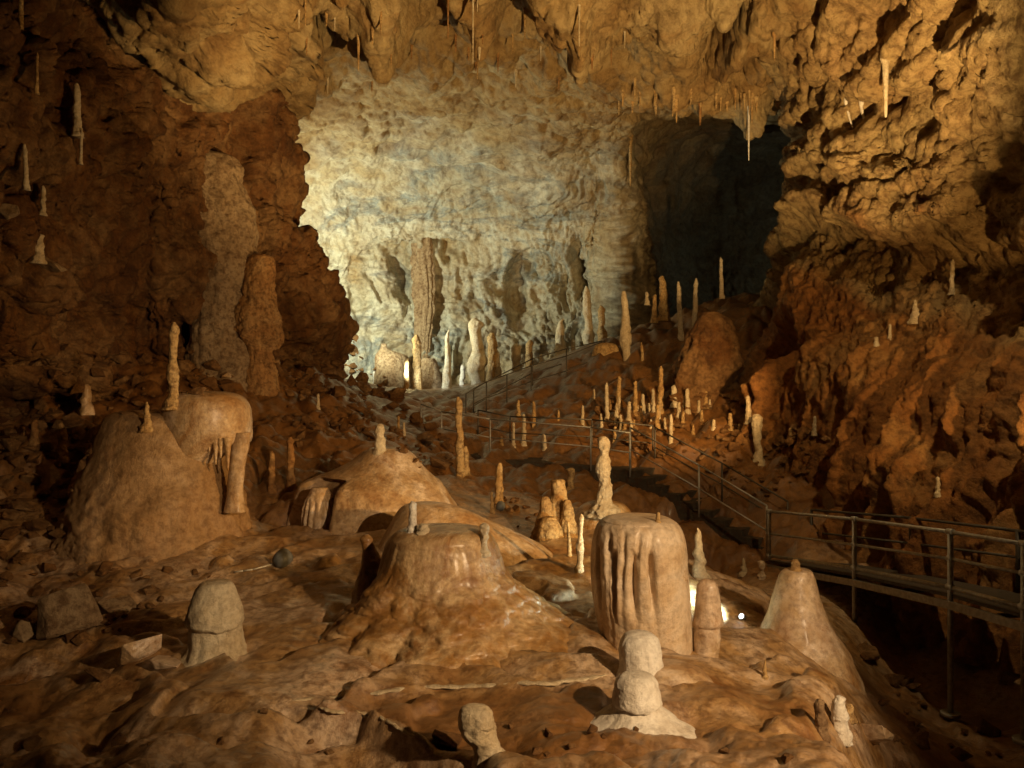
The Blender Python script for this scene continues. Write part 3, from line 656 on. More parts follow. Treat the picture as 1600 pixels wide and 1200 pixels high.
# orange lumpy cluster in the middle
ol = thing('flowstone_cluster', P(870, 845, 13.6), 'lumpy orange flowstone cluster like a huddled figure left of the tall cream stalagmite', 'flowstone')
for (rows, d) in (([(749, 866, 880), (753, 862, 883), (765, 861, 885), (778, 858, 886), (800, 850, 892), (825, 840, 898), (850, 828, 905)], 13.7),
                  ([(776, 848, 856), (780, 845, 860), (795, 843, 864), (812, 838, 868), (835, 832, 875), (850, 830, 880)], 13.4),
                  ([(781, 882, 890), (786, 880, 893), (800, 878, 896), (820, 874, 900), (850, 868, 905)], 13.4),
                  ([(808, 850, 866), (815, 845, 872), (830, 840, 878), (850, 836, 884)], 13.1)):
    spindle('lobe', rows, d, M['amber'], 1, 48, 60, 0.16, parent=ol, ring_amp=0.03)
t_ = spindle('flowstone_mound', [(783, 925, 960), (788, 912, 975), (800, 900, 985), (820, 890, 1000), (850, 880, 1015)], 14.6, M['wet'], 0.9, 90, 60, 0.05)
tag(t_, 'brown flowstone pedestal carrying the tall cream stalagmite', 'flowstone')
# bright flowstone in the far chamber
t_ = spindle('flowstone_boss', [(537, 596, 604), (545, 594, 607), (550, 591, 620), (556, 588, 636), (570, 586, 642), (595, 584, 646), (625, 580, 652)], 40.0, M['boss'], 0.8, 80, 80, 0.05, flute=0.05)
tag(t_, 'pale grey flowstone boss lit in the far chamber at the foot of the bright wall', 'flowstone')
t_ = spindle('flowstone_boss', [(560, 660, 680), (570, 654, 685), (590, 648, 690), (625, 640, 700)], 39.0, M['boss'], 0.8, 60, 50, 0.07)
tag(t_, 'low grey flowstone hump in the far chamber behind the pink column', 'flowstone')
t_ = spindle('flowstone_boss', [(536, 935, 958), (542, 928, 968), (560, 924, 972), (585, 918, 975), (605, 910, 982)], 30.2, M['amber'], 0.8, 70, 60, 0.06, ring_amp=0.03)
tag(t_, 'layered amber flowstone block at the head of the upper stairs', 'flowstone')
t_ = spindle('flowstone_curtain', [(315, 655, 664), (350, 648, 670), (400, 644, 676), (460, 646, 678), (520, 648, 674), (565, 650, 670), (600, 646, 674)], 42.6, M['boss'], 0.55, 80, 130, 0.14, flute=0.2, flute_f=12, fac=0.2, fac_f=1.0)
tag(t_, 'greyish fluted curtain of flowstone running down the middle of the bright far wall', 'flowstone')
refresh()

# ---------------- ordinary stalagmites
def stal(px, base, top, w, material, label, group=None, kind='plain', d=None, lean=0.0):
    if d is None:
        loc, nor = hit(px, base); d = loc.y
    hgt = base - top
    rows = []
    n = 9
    rs = random.Random(int(px * 31 + base)); ln0 = rs.uniform(-0.05, 0.05) * hgt
    for k in range(n):
        t = k / (n - 1)
        if kind == 'cone': r = 0.12 + 0.88 * t ** 0.9
        elif kind == 'bulb': r = (0.95 - 0.25 * sm(np.array(t), 0.25, 0.6) + 0.35 * sm(np.array(t), 0.75, 1)) * (0.35 if k == 0 else 1)
        elif kind == 'lump': r = (0.8 + 0.25 * math.sin(t * 9) + 0.2 * t) * (0.5 if k == 0 else 1)
        elif kind == 'stack': r = (0.55 + 0.45 * t) * (0.35 if k == 0 else 1) * (1 + 0.22 * math.sin(t * 13 + px))
        else: r = (0.62 + 0.38 * t) * (0.38 if k == 0 else 1)
        r *= 1 + rs.uniform(-0.1, 0.1)
        jit = rs.uniform(-0.08, 0.08) * w + (lean + ln0) * (t - 1)
        rows.append((top + hgt * (t ** 1.25 if k < 3 else t), px + jit - r * w / 2, px + jit + r * w / 2))
    rows[-1] = (base - hgt * 0.04, rows[-1][1] - w * 0.05, rows[-1][2] + w * 0.05)
    rows.append((base + max(2, w * 0.12), px - w * 0.62, px + w * 0.64))
    rows.append((base + max(5, w * 0.45), px - w * 0.75, px + w * 0.75))
    seg = int(np.clip(w * 2.2, 16, 48))
    o = spindle('stalagmite', rows, d, material, 1.0, seg, int(np.clip(hgt * 1.1, 18, 110)), 0.13, ring_amp=0.08 if kind != 'cone' else 0.03, ring_f=7)
    tag(o, label, 'stalagmite', group)
    return o
C, Wt, Am, Ru, Fl = M['cream'], M['white'], M['amber'], M['rustcol'], M['flow']
# foreground and middle distance, each with its own description
for a in [
 (720, 742, 620, 15, Am, 'tall slender amber stalagmite pole rising in front of the lower railing', None, 'plain'),
 (728, 738, 697, 11, Am, 'short amber stub grown against the foot of the tall slender pole', None, 'plain'),
 (779, 786, 723, 14, Am, 'thick blunt amber stalagmite standing below the landing railing', None, 'plain'),
 (769, 802, 768, 7, Am, 'thin short amber stalagmite just left of the grey lamp by the blunt one', None, 'plain'),
 (594, 702, 662, 18, C, 'stubby pale stalagmite on the crest of the middle mound', None, 'plain'),
 (891, 765, 731, 14, Am, 'small amber stalagmite with a narrow head behind the lumpy orange cluster', None, 'bulb'),
 (905, 892, 803, 12, C, 'slim cream stalagmite left of the huge flat topped one', None, 'stack'),
 (890, 870, 815, 7, Am, 'very thin amber stalagmite next to the slim cream one', None, 'plain'),
 (644, 830, 783, 15, Wt, 'small white stalagmite peg on the left top of the big brown mound', None, 'plain'),
 (661, 832, 818, 20, C, 'low pale stump beside the white peg on the big brown mound', None, 'plain'),
 (757, 862, 817, 15, C, 'small pale stalagmite on the right shoulder of the big brown mound', None, 'bulb'),
 (270, 632, 503, 19, Am, 'tall brown stalagmite post behind the overhanging dome at the left', None, 'stack'),
 (229, 668, 628, 16, Am, 'small knobby stalagmite on the top of the dusty left mound', None, 'cone'),
 (135, 640, 600, 19, Fl, 'broken pale stump among the rubble left of the tall brown post', None, 'plain'),
 (97, 715, 660, 17, Am, 'stout ringed stalagmite left of the dusty mound', None, 'stack'),
 (53, 690, 656, 13, Ru, 'short rusty stalagmite left of the stout ringed one', None, 'plain'),
 (455, 760, 683, 14, Ru, 'rust stalagmite between the overhanging dome and the middle mound', None, 'plain'),
 (425, 765, 705, 12, Ru, 'squat dark rust stalagmite just left of the taller rust one', None, 'plain'),
 (497, 638, 615, 6, C, 'tiny pale spike alone on the rubble under the left ridge', None, 'plain'),
 (1094, 905, 825, 26, C, 'brightly lit knobbly white stalagmite behind the huge flat topped one', None, 'cone'),
 (1162, 895, 872, 12, C, 'small pale pointed stalagmite right of the brightly lit knobbly one', None, 'cone'),
 (1190, 900, 876, 12, Fl, 'small dull brown stalagmite left of the cone shaped one', None, 'bulb'),
 (1283, 1146, 1092, 20, M['boss'], 'grey rounded stalagmite peg at the lower right, left one of the two', None, 'plain'),
 (1313, 1146, 1087, 27, Wt, 'white knuckled stalagmite peg at the lower right, beside the grey one', None, 'plain'),
 (1195, 1058, 1030, 9, Am, 'small amber spike on the slope below the cone shaped stalagmite', None, 'cone'),
 (1327, 1120, 1100, 16, Am, 'orange pebble like stump right of the white knuckled peg', None, 'plain'),
 (1185, 722, 647, 17, C, 'club shaped cream stalagmite at the right of the rubble field', None, 'bulb'),
 (1170, 658, 618, 10, C, 'smooth cream stalagmite just above the club shaped one', None, 'plain'),
 (1141, 668, 645, 8, Am, 'short amber stalagmite left of the smooth cream one', None, 'plain'),
 (1272, 676, 650, 7, C, 'small pale crooked stalagmite at the foot of the fluted orange wall', None, 'plain'),
 (1487, 456, 405, 8, C, 'slim pale stalagmite on a ledge high on the right wall', None, 'plain'),
 (1429, 500, 468, 15, C, 'white cone stalagmite on a ledge of the right wall', None, 'cone'),
 (1390, 527, 506, 6, C, 'tiny pale spike left of the white cone on the right wall', None, 'plain'),
 (1369, 538, 526, 8, C, 'tiny white bump lower left of the white cone on the right wall', None, 'plain'),
 (1465, 772, 745, 8, C, 'small pale stalagmite peeking above the walkway railing', None, 'plain'),
 (1235, 690, 668, 7, Am, 'stubby amber stalagmite between the club shaped one and the fluted wall', None, 'plain'),
 (1028, 815, 800, 8, Am, 'tiny amber tip just behind the top of the huge flat topped stalagmite', None, 'plain'),
]: stal(*a)
def traced(rows, at, material, label, amp=0.1, fac=0.0):
    loc, nor = hit(*at)
    tag(spindle('stalagmite', rows, loc.y, material, 1, 56, 110, amp, fac=fac, fac_f=6.0, ring_amp=0.03), label, 'stalagmite')
traced([(682, 938, 946), (686, 934, 951), (695, 934, 953), (704, 936, 951), (710, 937, 950), (718, 932, 953), (735, 931, 954), (746, 935, 953), (760, 936, 956), (774, 933, 955), (785, 930, 957), (795, 922, 966), (806, 912, 974)],
       (943, 790), C, 'tall knobbly cream stalagmite on a brown pedestal in the centre', 0.14, 0.25)
traced([(1103, 728, 748), (1107, 720, 762), (1116, 717, 770), (1130, 718, 773), (1142, 721, 774), (1152, 726, 776), (1166, 738, 782), (1182, 742, 794), (1205, 735, 810)],
       (750, 1180), C, 'lumpy pale stalagmite stump leaning in the bottom foreground', 0.09, 0.12)
# far chamber row, in front of the bright wall
for a in [
 (597, 598, 565, 6, Wt, 'glaring white spike nearest the hidden lamp in the far chamber', None, 'plain', 35.5),
 (586, 600, 580, 7, Wt, 'short glaring white stub left of the glaring spike', None, 'plain', 35.5),
 (617, 612, 602, 5, Wt, 'tiny white stub right of the glaring spike', None, 'plain', 35),
 (677, 618, 598, 6, Wt, 'short bright white peg between the pink column and the two toned spire', None, 'plain', 34.5),
 (652, 632, 523, 18, Am, 'pinkish orange column foot standing below the streaked far wall', None, 'plain', 33),
 (633, 640, 560, 10, Am, 'thin amber stalagmite left of the pinkish orange column foot', None, 'plain', 32),
 (698, 625, 515, 18, C, 'two toned knobbly spire, white on its left and orange on its right', None, 'cone', 33),
 (721, 620, 570, 11, Wt, 'bluish white stalagmite in shade right of the two toned spire', None, 'plain', 35),
 (748, 628, 497, 30, C, 'thick bright white stalagmite, tallest before the far wall', None, 'stack', 33),
 (768, 630, 520, 20, Am, 'orange right side of the thick bright white stalagmite, warm light put into its colour', None, 'plain', 32.5),  # amber calcite stands in for warm light on the white one's right
 (778, 612, 548, 14, C, 'cream stalagmite right of the thick bright white one', None, 'plain', 32.5),
 (808, 590, 537, 17, C, 'cream stalagmite with a ball head above the upper handrail', None, 'bulb', 32.8),
 (827, 590, 531, 15, Am, 'amber stalagmite right of the ball headed one', None, 'plain', 32.6),
 (845, 572, 553, 7, C, 'tiny cream tip between the amber one and the pale pyramid', None, 'plain', 33),
 (875, 575, 498, 28, C, 'pale pyramid stalagmite with a small head by the upper handrail', None, 'cone', 33),
 (896, 560, 530, 9, C, 'small pale stalagmite right of the pale pyramid', None, 'plain', 33),
 (921, 548, 447, 17, C, 'tall knobbly stalagmite at the top of the upper stairs', None, 'stack', 32.5),
 (941, 545, 477, 15, Am, 'shorter amber stalagmite beside the tall one at the top of the upper stairs', None, 'stack', 32.2),
 (982, 605, 455, 18, C, 'very tall lumpy stalagmite with a narrow neck left of the dark passage', None, 'stack', 29.5),
 (1011, 472, 456, 7, C, 'smallest pale tip at the edge of the dark passage', None, 'plain', 31),
 (1022, 500, 460, 9, Am, 'short amber stalagmite left of the stout brown pair by the dark passage', None, 'plain', 31),
 (1037, 495, 431, 15, Am, 'stout brown stalagmite before the dark passage', None, 'plain', 31),
 (1064, 530, 440, 9, C, 'slim tall pole stalagmite before the dark passage, left of two', None, 'plain', 29.5),
 (1084, 530, 435, 9, C, 'slim tall pole stalagmite before the dark passage, right of two', None, 'plain', 29.3),
 (1128, 462, 402, 7, C, 'lone thin stalagmite highest up at the mouth of the dark passage', None, 'plain', 28.5),
 (1005, 590, 535, 6, Am, 'thin dim stalagmite right of the very tall lumpy one', None, 'plain', 29),
]: stal(*a[:8], d=a[8] + (4.5 if a[8] >= 32 else 0))
# rubble field
rk = random.Random(21)
for k in range(26):
    px = rk.uniform(935, 1110); b = 600 + (px - 935) * 0.02 + rk.uniform(0, 75)
    hh = rk.uniform(8, 24)
    stal(px, b, b - hh, 3.5 + hh * 0.14, rk.choice([C, C, Am]), 'little pale stalagmite among the taller ones in the rubble field', 'little stalagmites in the rubble field')
word = ['first', 'second', 'third', 'fourth', 'fifth', 'sixth', 'seventh', 'eighth', 'ninth', 'tenth', 'eleventh', 'twelfth', 'thirteenth', 'fourteenth', 'fifteenth', 'sixteenth', 'seventeenth', 'eighteenth', 'nineteenth', 'twentieth']
tallf = [(949, 655, 598, 8), (966, 638, 588, 9), (992, 645, 595, 8), (982, 653, 627, 8), (1005, 645, 615, 7), (1031, 642, 572, 10), (1027, 668, 632, 8), (1054, 632, 602, 11), (1060, 652, 628, 8), (1074, 642, 607, 9), (1048, 692, 647, 7), (1020, 630, 607, 6)]
for k, (px, b, t, w) in enumerate(sorted(tallf)):
    stal(px, b, t, w, random.choice([C, C, Am]), 'tall amber stalagmite in the rubble field beyond the landing, %s tall one from left' % word[k], 'tall stalagmites in the rubble field')
shortf = [(928, 622, 608, 5), (940, 668, 651, 6), (962, 668, 651, 6), (960, 688, 666, 6), (976, 672, 660, 7), (990, 668, 656, 6), (1037, 630, 622, 5), (1017, 668, 655, 5), (1092, 645, 625, 6), (953, 640, 628, 5), (1115, 668, 655, 7), (1156, 672, 662, 7)]
for k, (px, b, t, w) in enumerate(sorted(shortf)):
    stal(px, b, t, w, random.choice([C, C, Am]), 'short amber stalagmite stub in the rubble field, %s stub from the left' % word[k], 'short stalagmites in the rubble field')
landf = [(810, 650, 625, 7), (834, 668, 627, 7), (818, 692, 647, 8), (802, 695, 660, 6), (851, 700, 678, 7), (783, 692, 682, 6), (910, 660, 633, 6), (872, 655, 640, 5), (623, 675, 650, 5), (632, 680, 660, 5)]
for k, (px, b, t, w) in enumerate(sorted(landf)):
    stal(px, b, t, w, random.choice([Am, C]), 'small amber stalagmite behind the landing railing, %s of these from the left' % word[k], 'stalagmites behind the landing railing')
# spikes on the left wall
for k, (px, b, t, w, lab) in enumerate([
 (121, 208, 130, 14, 'pale spindle stalagmite high on the left wall'), (126, 252, 200, 5, 'thin yellowish spike under the pale spindle on the left wall'),
 (41, 292, 225, 9, 'pale knobby stalagmite on the left wall near the frame edge'), (67, 332, 290, 9, 'blunt pale stalagmite on the left wall, lowest of the wall spikes'),
 (34, 112, -30, 9, 'long yellowish spike at the top left corner'), (57, 142, 82, 6, 'thin reddish spike right of the long yellowish one'), (60, 405, 365, 16, 'broken pale block on the left wall ledge')]):
    p_, n_ = hit(px, (b + t) / 2)
    stal(px, b, t, w, C if k not in (4, 5) else Am, lab, 'spikes on the left wall', 'plain', d=p_.y - 0.15)

# ---------------- stalactites
def tite(px, top, bot, w, material, label, group='stalactites under the ceiling', d=None, lean=0):
    if d is None:
        loc, nor = hit(px, max(top, 2)); d = loc.y - 0.05
    w = w * 0.75
    rows = [(top - 14, px - w * 0.9, px + w * 0.9), (top - 5, px - w * 0.75, px + w * 0.75), (top, px - w * 0.55, px + w * 0.55), (top + (bot - top) * 0.3, px - w * 0.42 + lean * .3, px + w * 0.42 + lean * .3),
            (top + (bot - top) * 0.65, px - w * 0.32 + lean * .6, px + w * 0.32 + lean * .6), (bot - 1.5, px - w * 0.2 + lean, px + w * 0.2 + lean), (bot, px - w * 0.06 + lean, px + w * 0.06 + lean)]
    tag(spindle('stalactite', rows, d, material, 1, 16, 40, 0.08), label, 'stalactite', group)
for a in [
 (739, -20, 97, 5, C, 'longest thin white straw stalactite hanging at the top middle'),
 (746, -20, 18, 3, C, 'short straw stalactite right beside the longest one'),
 (905, 12, 72, 5, C, 'thin cream stalactite right of the longest straw'),
 (976, 52, 76, 4, C, 'small stalactite in the ceiling right of the thin cream one'),
 (477, -10, 40, 5, Am, 'amber stalactite at the top above the dark hollow'),
 (1170, 172, 250, 5, Wt, 'long white straw stalactite in front of the dark passage'),
 (1384, 100, 182, 13, C, 'tapered cream stalactite on the ochre right ceiling'),
 (992, 128, 158, 5, Am, 'small stalactite over the left end of the dark passage'),
 (1053, 150, 178, 6, Am, 'short stalactite on the lip of the dark passage'),
 (1094, 165, 196, 7, Ru, 'brown stalactite on the lip of the dark passage'),
 (985, 225, 290, 7, Am, 'drip stalactite beside the corner of the far wall'),
 (700, -10, 60, 5, Ru, 'dark red stalactite left of the longest straw'),
 (820, 20, 60, 6, Am, 'blunt stalactite in the ceiling between the straws'),
 (1210, 60, 95, 6, Am, 'small stalactite on the ceiling above the white straw'),
 (560, 60, 110, 7, Am, 'stubby stalactite right of the dark hollow'),
]: tite(*a)
tite(1322, 162, 200, 6, Wt, 'white twisted stalactite on the right wall, left of two', 'twisted stalactites on the right wall', lean=10)
tite(1346, 168, 236, 6, Wt, 'longer white twisted stalactite on the right wall, right of two', 'twisted stalactites on the right wall', lean=14)

rl = random.Random(5)
for k, px in enumerate(sorted(rl.sample(range(960, 1185), 22))):
    py = 158 + rl.uniform(-12, 12)
    tite(px, py, py + rl.uniform(10, 30), rl.uniform(3, 6), Am, 'small stubby stalactite in the fringe on the lip of the dark passage', 'fringe of stalactites over the dark passage')
for k, px in enumerate(sorted(rl.sample(range(430, 960), 24))):
    py = rl.uniform(20, 130)
    tite(px, py, py + rl.uniform(10, 26), rl.uniform(3, 6), rl.choice([Am, C, Ru]), 'tiny stalactite scattered on the middle of the ceiling', 'tiny stalactites on the ceiling')

# ---------------- rocks
def rock_mesh(seed, flat=0.7):
    r = random.Random(seed)
    bm = bmesh.new()
    for k in range(13):
        v = Vector((r.gauss(0, 1), r.gauss(0, 1), r.gauss(0, 1))).normalized() * r.uniform(0.8, 1.0)
        bm.verts.new((v.x * 0.5, v.y * 0.5 * r.uniform(0.8, 1.1), v.z * 0.5 * flat))
    bmesh.ops.convex_hull(bm, input=bm.verts)
    bmesh.ops.delete(bm, geom=[v for v in bm.verts if not v.link_faces], context='VERTS')
    bmesh.ops.bevel(bm, geom=list(bm.edges), offset=0.022, segments=1, affect='EDGES', profile=0.5, clamp_overlap=True)
    bmesh.ops.triangulate(bm, faces=bm.faces)
    bmesh.ops.subdivide_edges(bm, edges=bm.edges, cuts=2, use_grid_fill=True)
    co = np.array([v.co[:] for v in bm.verts])
    n = fbm(co + seed * 3.3, 2.2, 3) * 0.05 + fbm(co + seed, 7, 2) * 0.018
    for v, k in zip(bm.verts, n): v.co *= 1 + k * 2
    me = bpy.data.meshes.new('rock'); bm.to_mesh(me); bm.free()
    me.materials.append(M['rock'])
    return me
RM = [rock_mesh(s, f) for s, f in ((1, .7), (2, .55), (3, .8), (4, .45), (5, .65), (6, .9), (7, .5), (8, .75))]
SMALL = []
def rock(px, py, w, label, group=None, hr=None, material=None, seat=0.4):
    loc, nor = hit(px, py)
    s = w / F * loc.y
    me = random.choice(RM)
    k = hr or random.uniform(0.8, 1.2)
    sc = (s, s * random.uniform(0.7, 1.1), s * k)
    rot = (random.uniform(-.45, .45), random.uniform(-.45, .45), random.uniform(0, 6.28))
    pos_ = loc + Vector((0, 0, s * 0.5 * k * 0.7 * seat))
    if group:
        SMALL.append((w, len(SMALL), me, sc, rot, pos_, label, group)); return
    o = bpy.data.objects.new('rock', me); COL.objects.link(o)
    o.scale = sc; o.rotation_euler = rot; o.location = pos_
    if material:
        o.material_slots[0].link = 'OBJECT'; o.material_slots[0].material = material
    return tag(o, label, 'rock', group)
for (px, py, w, hr, lab, mt) in [
 (108, 985, 120, 1.5, 'tall pale boulder standing at the left foreground', M['boss']), (192, 955, 82, 1.0, 'cracked tan boulder right of the tall pale one', M['boss']),
 (212, 1025, 100, 1.0, 'rounded pale boulder at the foot of the round capped dome', M['flow']), (262, 1035, 80, 0.8, 'smooth tan hump between the rounded boulder and the capped dome', M['flow']),
 (42, 1000, 66, 1.2, 'brown block left of the tall pale boulder', M['boss']), (10, 340, 60, 0.9, 'pale block on the left wall at the frame edge', M['boss']),
 (75, 420, 60, 0.8, 'tan block jutting from the left wall', M['boss']), (355, 590, 34, 0.9, 'pale stone above the overhanging dome', M['flow']),
 (1360, 1150, 110, 0.9, 'tan boulder at the drop off in the lower right corner', M['flow']), (1290, 690, 24, 0.7, 'orange slab at the foot of the fluted wall', M['rustcol']),
 (690, 725, 60, 1.0, 'brown boulder left of the tall slender pole', M['rock']), (700, 1160, 70, 0.6, 'flat brown rock at the bottom left of the leaning stump', M['rock']),
 (150, 1060, 60, 0.5, 'low brown slab in the left foreground', M['rock'])]:
    rock(px, py, w, lab, None, hr, mt)
def scatter(n, poly, wlo, whi, label, group):
    x0 = min(p[0] for p in poly); x1 = max(p[0] for p in poly); y0 = min(p[1] for p in poly); y1 = max(p[1] for p in poly)
    k = 0
    while k < n:
        x = random.uniform(x0, x1); y = random.uniform(y0, y1)
        ins = False
        for a in range(len(poly)):
            (ax, ay), (bx, by) = poly[a], poly[a - 1]
            if (ay > y) != (by > y) and x < (bx - ax) * (y - ay) / (by - ay) + ax: ins = not ins
        if not ins: continue
        w = wlo + (whi - wlo) * random.random() ** 2.2
        rock(x, y, w, label, group); k += 1
scatter(260, [(0, 540), (240, 560), (300, 545), (380, 600), (370, 610), (270, 620), (160, 660), (130, 740), (90, 850), (0, 900)], 9, 46, 'brown angular stone in the rubble bank below the left wall', 'rubble below the left wall')
scatter(230, [(420, 540), (560, 530), (640, 630), (720, 700), (680, 760), (610, 690), (540, 690), (450, 700)], 8, 36, 'brown stone in the rubble under the left ridge', 'rubble under the left ridge')
scatter(240, [(930, 620), (1100, 600), (1200, 640), (1310, 690), (1290, 740), (1190, 780), (1060, 720), (940, 690)], 7, 28, 'ochre stone in the rubble field beyond the stairs', 'rubble beyond the stairs')
scatter(60, [(0, 900), (150, 880), (330, 900), (240, 960), (150, 1010), (0, 1020)], 12, 46, 'brown stone in the scree at the left foreground', 'scree at the left foreground')
scatter(10, [(0, 1100), (420, 1110), (560, 1150), (700, 1190), (0, 1198)], 16, 40, 'brown stone bedded in the ground at the bottom left', 'stones at the bottom left')
scatter(10, [(800, 1120), (950, 1090), (1150, 1160), (1280, 1190), (780, 1195)], 14, 36, 'grey tan stone bedded in the ground at the bottom middle', 'stones at the bottom middle')
scatter(20, [(760, 760), (850, 770), (830, 830), (780, 820)], 8, 24, 'brown stone in the hollow left of the orange cluster', 'stones in the hollow')
scatter(30, [(1330, 1000), (1420, 1040), (1480, 1120), (1580, 1150), (1560, 1190), (1400, 1180)], 14, 50, 'dim brown stone on the floor of the pit under the walkway', 'stones in the pit')
# what is smaller than the stones above: one mass of rubble
SMALL.sort(key=lambda r_: (-r_[0], r_[1]))
for (w, k_, me, sc, rot, pos_, label, group) in SMALL[:262]:
    o = bpy.data.objects.new('rock', me); COL.objects.link(o)
    o.scale = sc; o.rotation_euler = rot; o.location = pos_
    tag(o, label, 'rock', group)
_vs = []; _fs = []; _n = 0; _cache = {}
for (w, k_, me, sc, rot, pos_, label, group) in SMALL[262:]:
    if me.name not in _cache:
        co = np.empty(len(me.vertices) * 3); me.vertices.foreach_get('co', co)
        _cache[me.name] = (co.reshape(-1, 3), [tuple(p.vertices) for p in me.polygons])
    co, fs = _cache[me.name]
    mx_ = np.array(Matrix.LocRotScale(pos_, Euler(rot), Vector(sc)))
    _vs.append(co @ mx_[:3, :3].T + mx_[:3, 3]); _fs += [tuple(a + _n for a in f) for f in fs]; _n += len(co)
me_ = bpy.data.meshes.new('rubble'); me_.from_pydata(np.vstack(_vs).tolist(), [], _fs); me_.materials.append(M['rock'])
o_ = bpy.data.objects.new('rubble', me_); COL.objects.link(o_)
tag(o_, 'small broken brown stones strewn over the rubble slopes of the cave', 'rubble', None, 'stuff')

# ---------------- metalwork
def tube_mesh(bm, a, b, r, seg=10):
    a = Vector(a); b = Vector(b); ax = (b - a)
    q = ax.to_track_quat('Z', 'Y')
    r1 = [bm.verts.new(a + q @ Vector((r * math.cos(t), r * math.sin(t), 0))) for t in [2 * math.pi * k / seg for k in range(seg)]]
    r2 = [bm.verts.new(b + q @ Vector((r * math.cos(t), r * math.sin(t), 0))) for t in [2 * math.pi * k / seg for k in range(seg)]]
    for k in range(seg):
        f = bm.faces.new((r1[k], r1[(k + 1) % seg], r2[(k + 1) % seg], r2[k])); f.smooth = True
    bm.faces.new(r1[::-1]); bm.faces.new(r2)
def bm_obj(name, bm, material, parent=None):
    me = bpy.data.meshes.new(name); bm.normal_update(); bm.to_mesh(me); bm.free(); me.materials.append(material)
    o = bpy.data.objects.new(name, me); COL.objects.link(o)
    if parent is not None:
        o.parent = parent; o.location = -parent.location
    return o
def poly_tube(name, pts, r, material, parent):
    bm = bmesh.new()
    for a, b in zip(pts[:-1], pts[1:]): tube_mesh(bm, a, b, r)
    return bm_obj(name, bm, material, parent)
def dpx(px): return 1.0 / (0.0571 + (px - 1202) * 8.8e-5)
# near walkway railing: left side and right side
off = Vector((1.0, 0.2, 0))
near_pts = {}
def railing(name, label, base, posts, rails, rp, rr, material, group='handrails along the path'):
    t = thing(name, base, label, 'railing', group)
    for (a, b) in posts:
        poly_tube('post', [a, b], rp, material, t)
    for nm, pts, r in rails:
        poly_tube(nm, pts, r, material, t)
    return t
PX = [1202, 1335, 1485, 1600, 1780]
top = [P(p, y, dpx(p)) for p, y in zip(PX, [799, 811, 831, 850, 884])]
mid = [P(p, y, dpx(p)) for p, y in zip(PX, [834, 851, 873, 896, 930])]
toe = [P(p, y, dpx(p)) for p, y in zip(PX, [868, 888, 918, 949, 1000])]
bot = [P(p, y, dpx(p)) for p, y in zip(PX, [874, 1012, 1118, 1160, 1220])]
railing('walkway_railing', 'grey steel railing with tall posts along the near side of the walkway at the right', bot[1],
        [(bot[k], top[k] + Vector((0, 0, 0.01))) for k in range(5)],
        [('handrail', top, 0.03), ('middle_rail', mid, 0.025), ('toe_rail', toe, 0.035)], 0.042, 0.03, M['steel'])
PXf = [1202, 1280, 1335, 1410, 1485, 1600, 1780]
def lerp_line(pts, px):
    k = max(i for i in range(len(PX) - 1) if PX[i] <= px) if px < PX[-1] else len(PX) - 2
    a = 1 / dpx(PX[k]); b = 1 / dpx(PX[k + 1]); c = 1 / dpx(px)
    s = (1 / c - 1 / a) / (1 / b - 1 / a)
    return pts[k].lerp(pts[k + 1], s)
ft = [p + off for p in top]; fm_ = [p + off for p in mid]
fposts = [(lerp_line(toe, p) + off, lerp_line(top, p) + off) for p in (1202, 1345, 1500, 1620)]
railing('walkway_railing', 'dim steel railing along the far side of the walkway at the right', fposts[0][0], fposts,
        [('handrail', ft, 0.026), ('middle_rail', fm_, 0.022)], 0.035, 0.03, M['darksteel'])
# pipe clamps where the rails meet the posts of the near railing
_nr = bpy.data.objects['walkway_railing']
for k in range(5):
    for line, r in ((top, 0.05), (mid, 0.044), (toe, 0.055)):
        a = line[k]; d_ = (line[min(k + 1, 4)] - line[max(k - 1, 0)]).normalized() * 0.06
        bm = bmesh.new(); tube_mesh(bm, a - d_, a + d_, r, 12); bm_obj('clamp', bm, M['steel'], _nr)
    if k: 
        bm = bmesh.new(); tube_mesh(bm, bot[k], bot[k] + Vector((0, 0, 0.05)), 0.14, 12); bm_obj('base_plate', bm, M['steel'], _nr)
# deck
dk = thing('walkway_deck', lerp_line(toe, 1335), 'dark steel grating walkway bridging the black pit at the right', 'walkway')
bm = bmesh.new()
lo = [p - Vector((0, 0, 0.10)) for p in toe]
def slab(bm, A, B, th):
    v = [bm.verts.new(x) for x in (A[0], A[1], B[1], B[0])]
    w = [bm.verts.new(Vector(x) - Vector((0, 0, th))) for x in (A[0], A[1], B[1], B[0])]
    bm.faces.new(v); bm.faces.new(w[::-1])
    for k in range(4): bm.faces.new((v[k], w[k], w[(k + 1) % 4], v[(k + 1) % 4]))
for k in range(4): slab(bm, (lo[k], lo[k + 1]), (lo[k] + off, lo[k + 1] + off), 0.05)
bm_obj('deck_plate', bm, M['darksteel'], dk)
for s, o_ in ((0, Vector((-0.03, 0, -0.2))), (1, off + Vector((0.03, 0, -0.2)))):
    bm = bmesh.new()
    for k in range(4):
        a, b = lo[k] + o_, lo[k + 1] + o_
        q = Vector((0.03, 0, 0))
        slab(bm, (a - q + Vector((0, 0, .1)), b - q + Vector((0, 0, .1))), (a + q + Vector((0, 0, .1)), b + q + Vector((0, 0, .1))), 0.12)
    bm_obj('edge_beam', bm, M['steel'], dk)
for p in (1270, 1410, 1560):
    a = lerp_line(lo, p) + Vector((0, 0, -0.12)); poly_tube('cross_beam', [a, a + off], 0.04, M['darksteel'], dk)

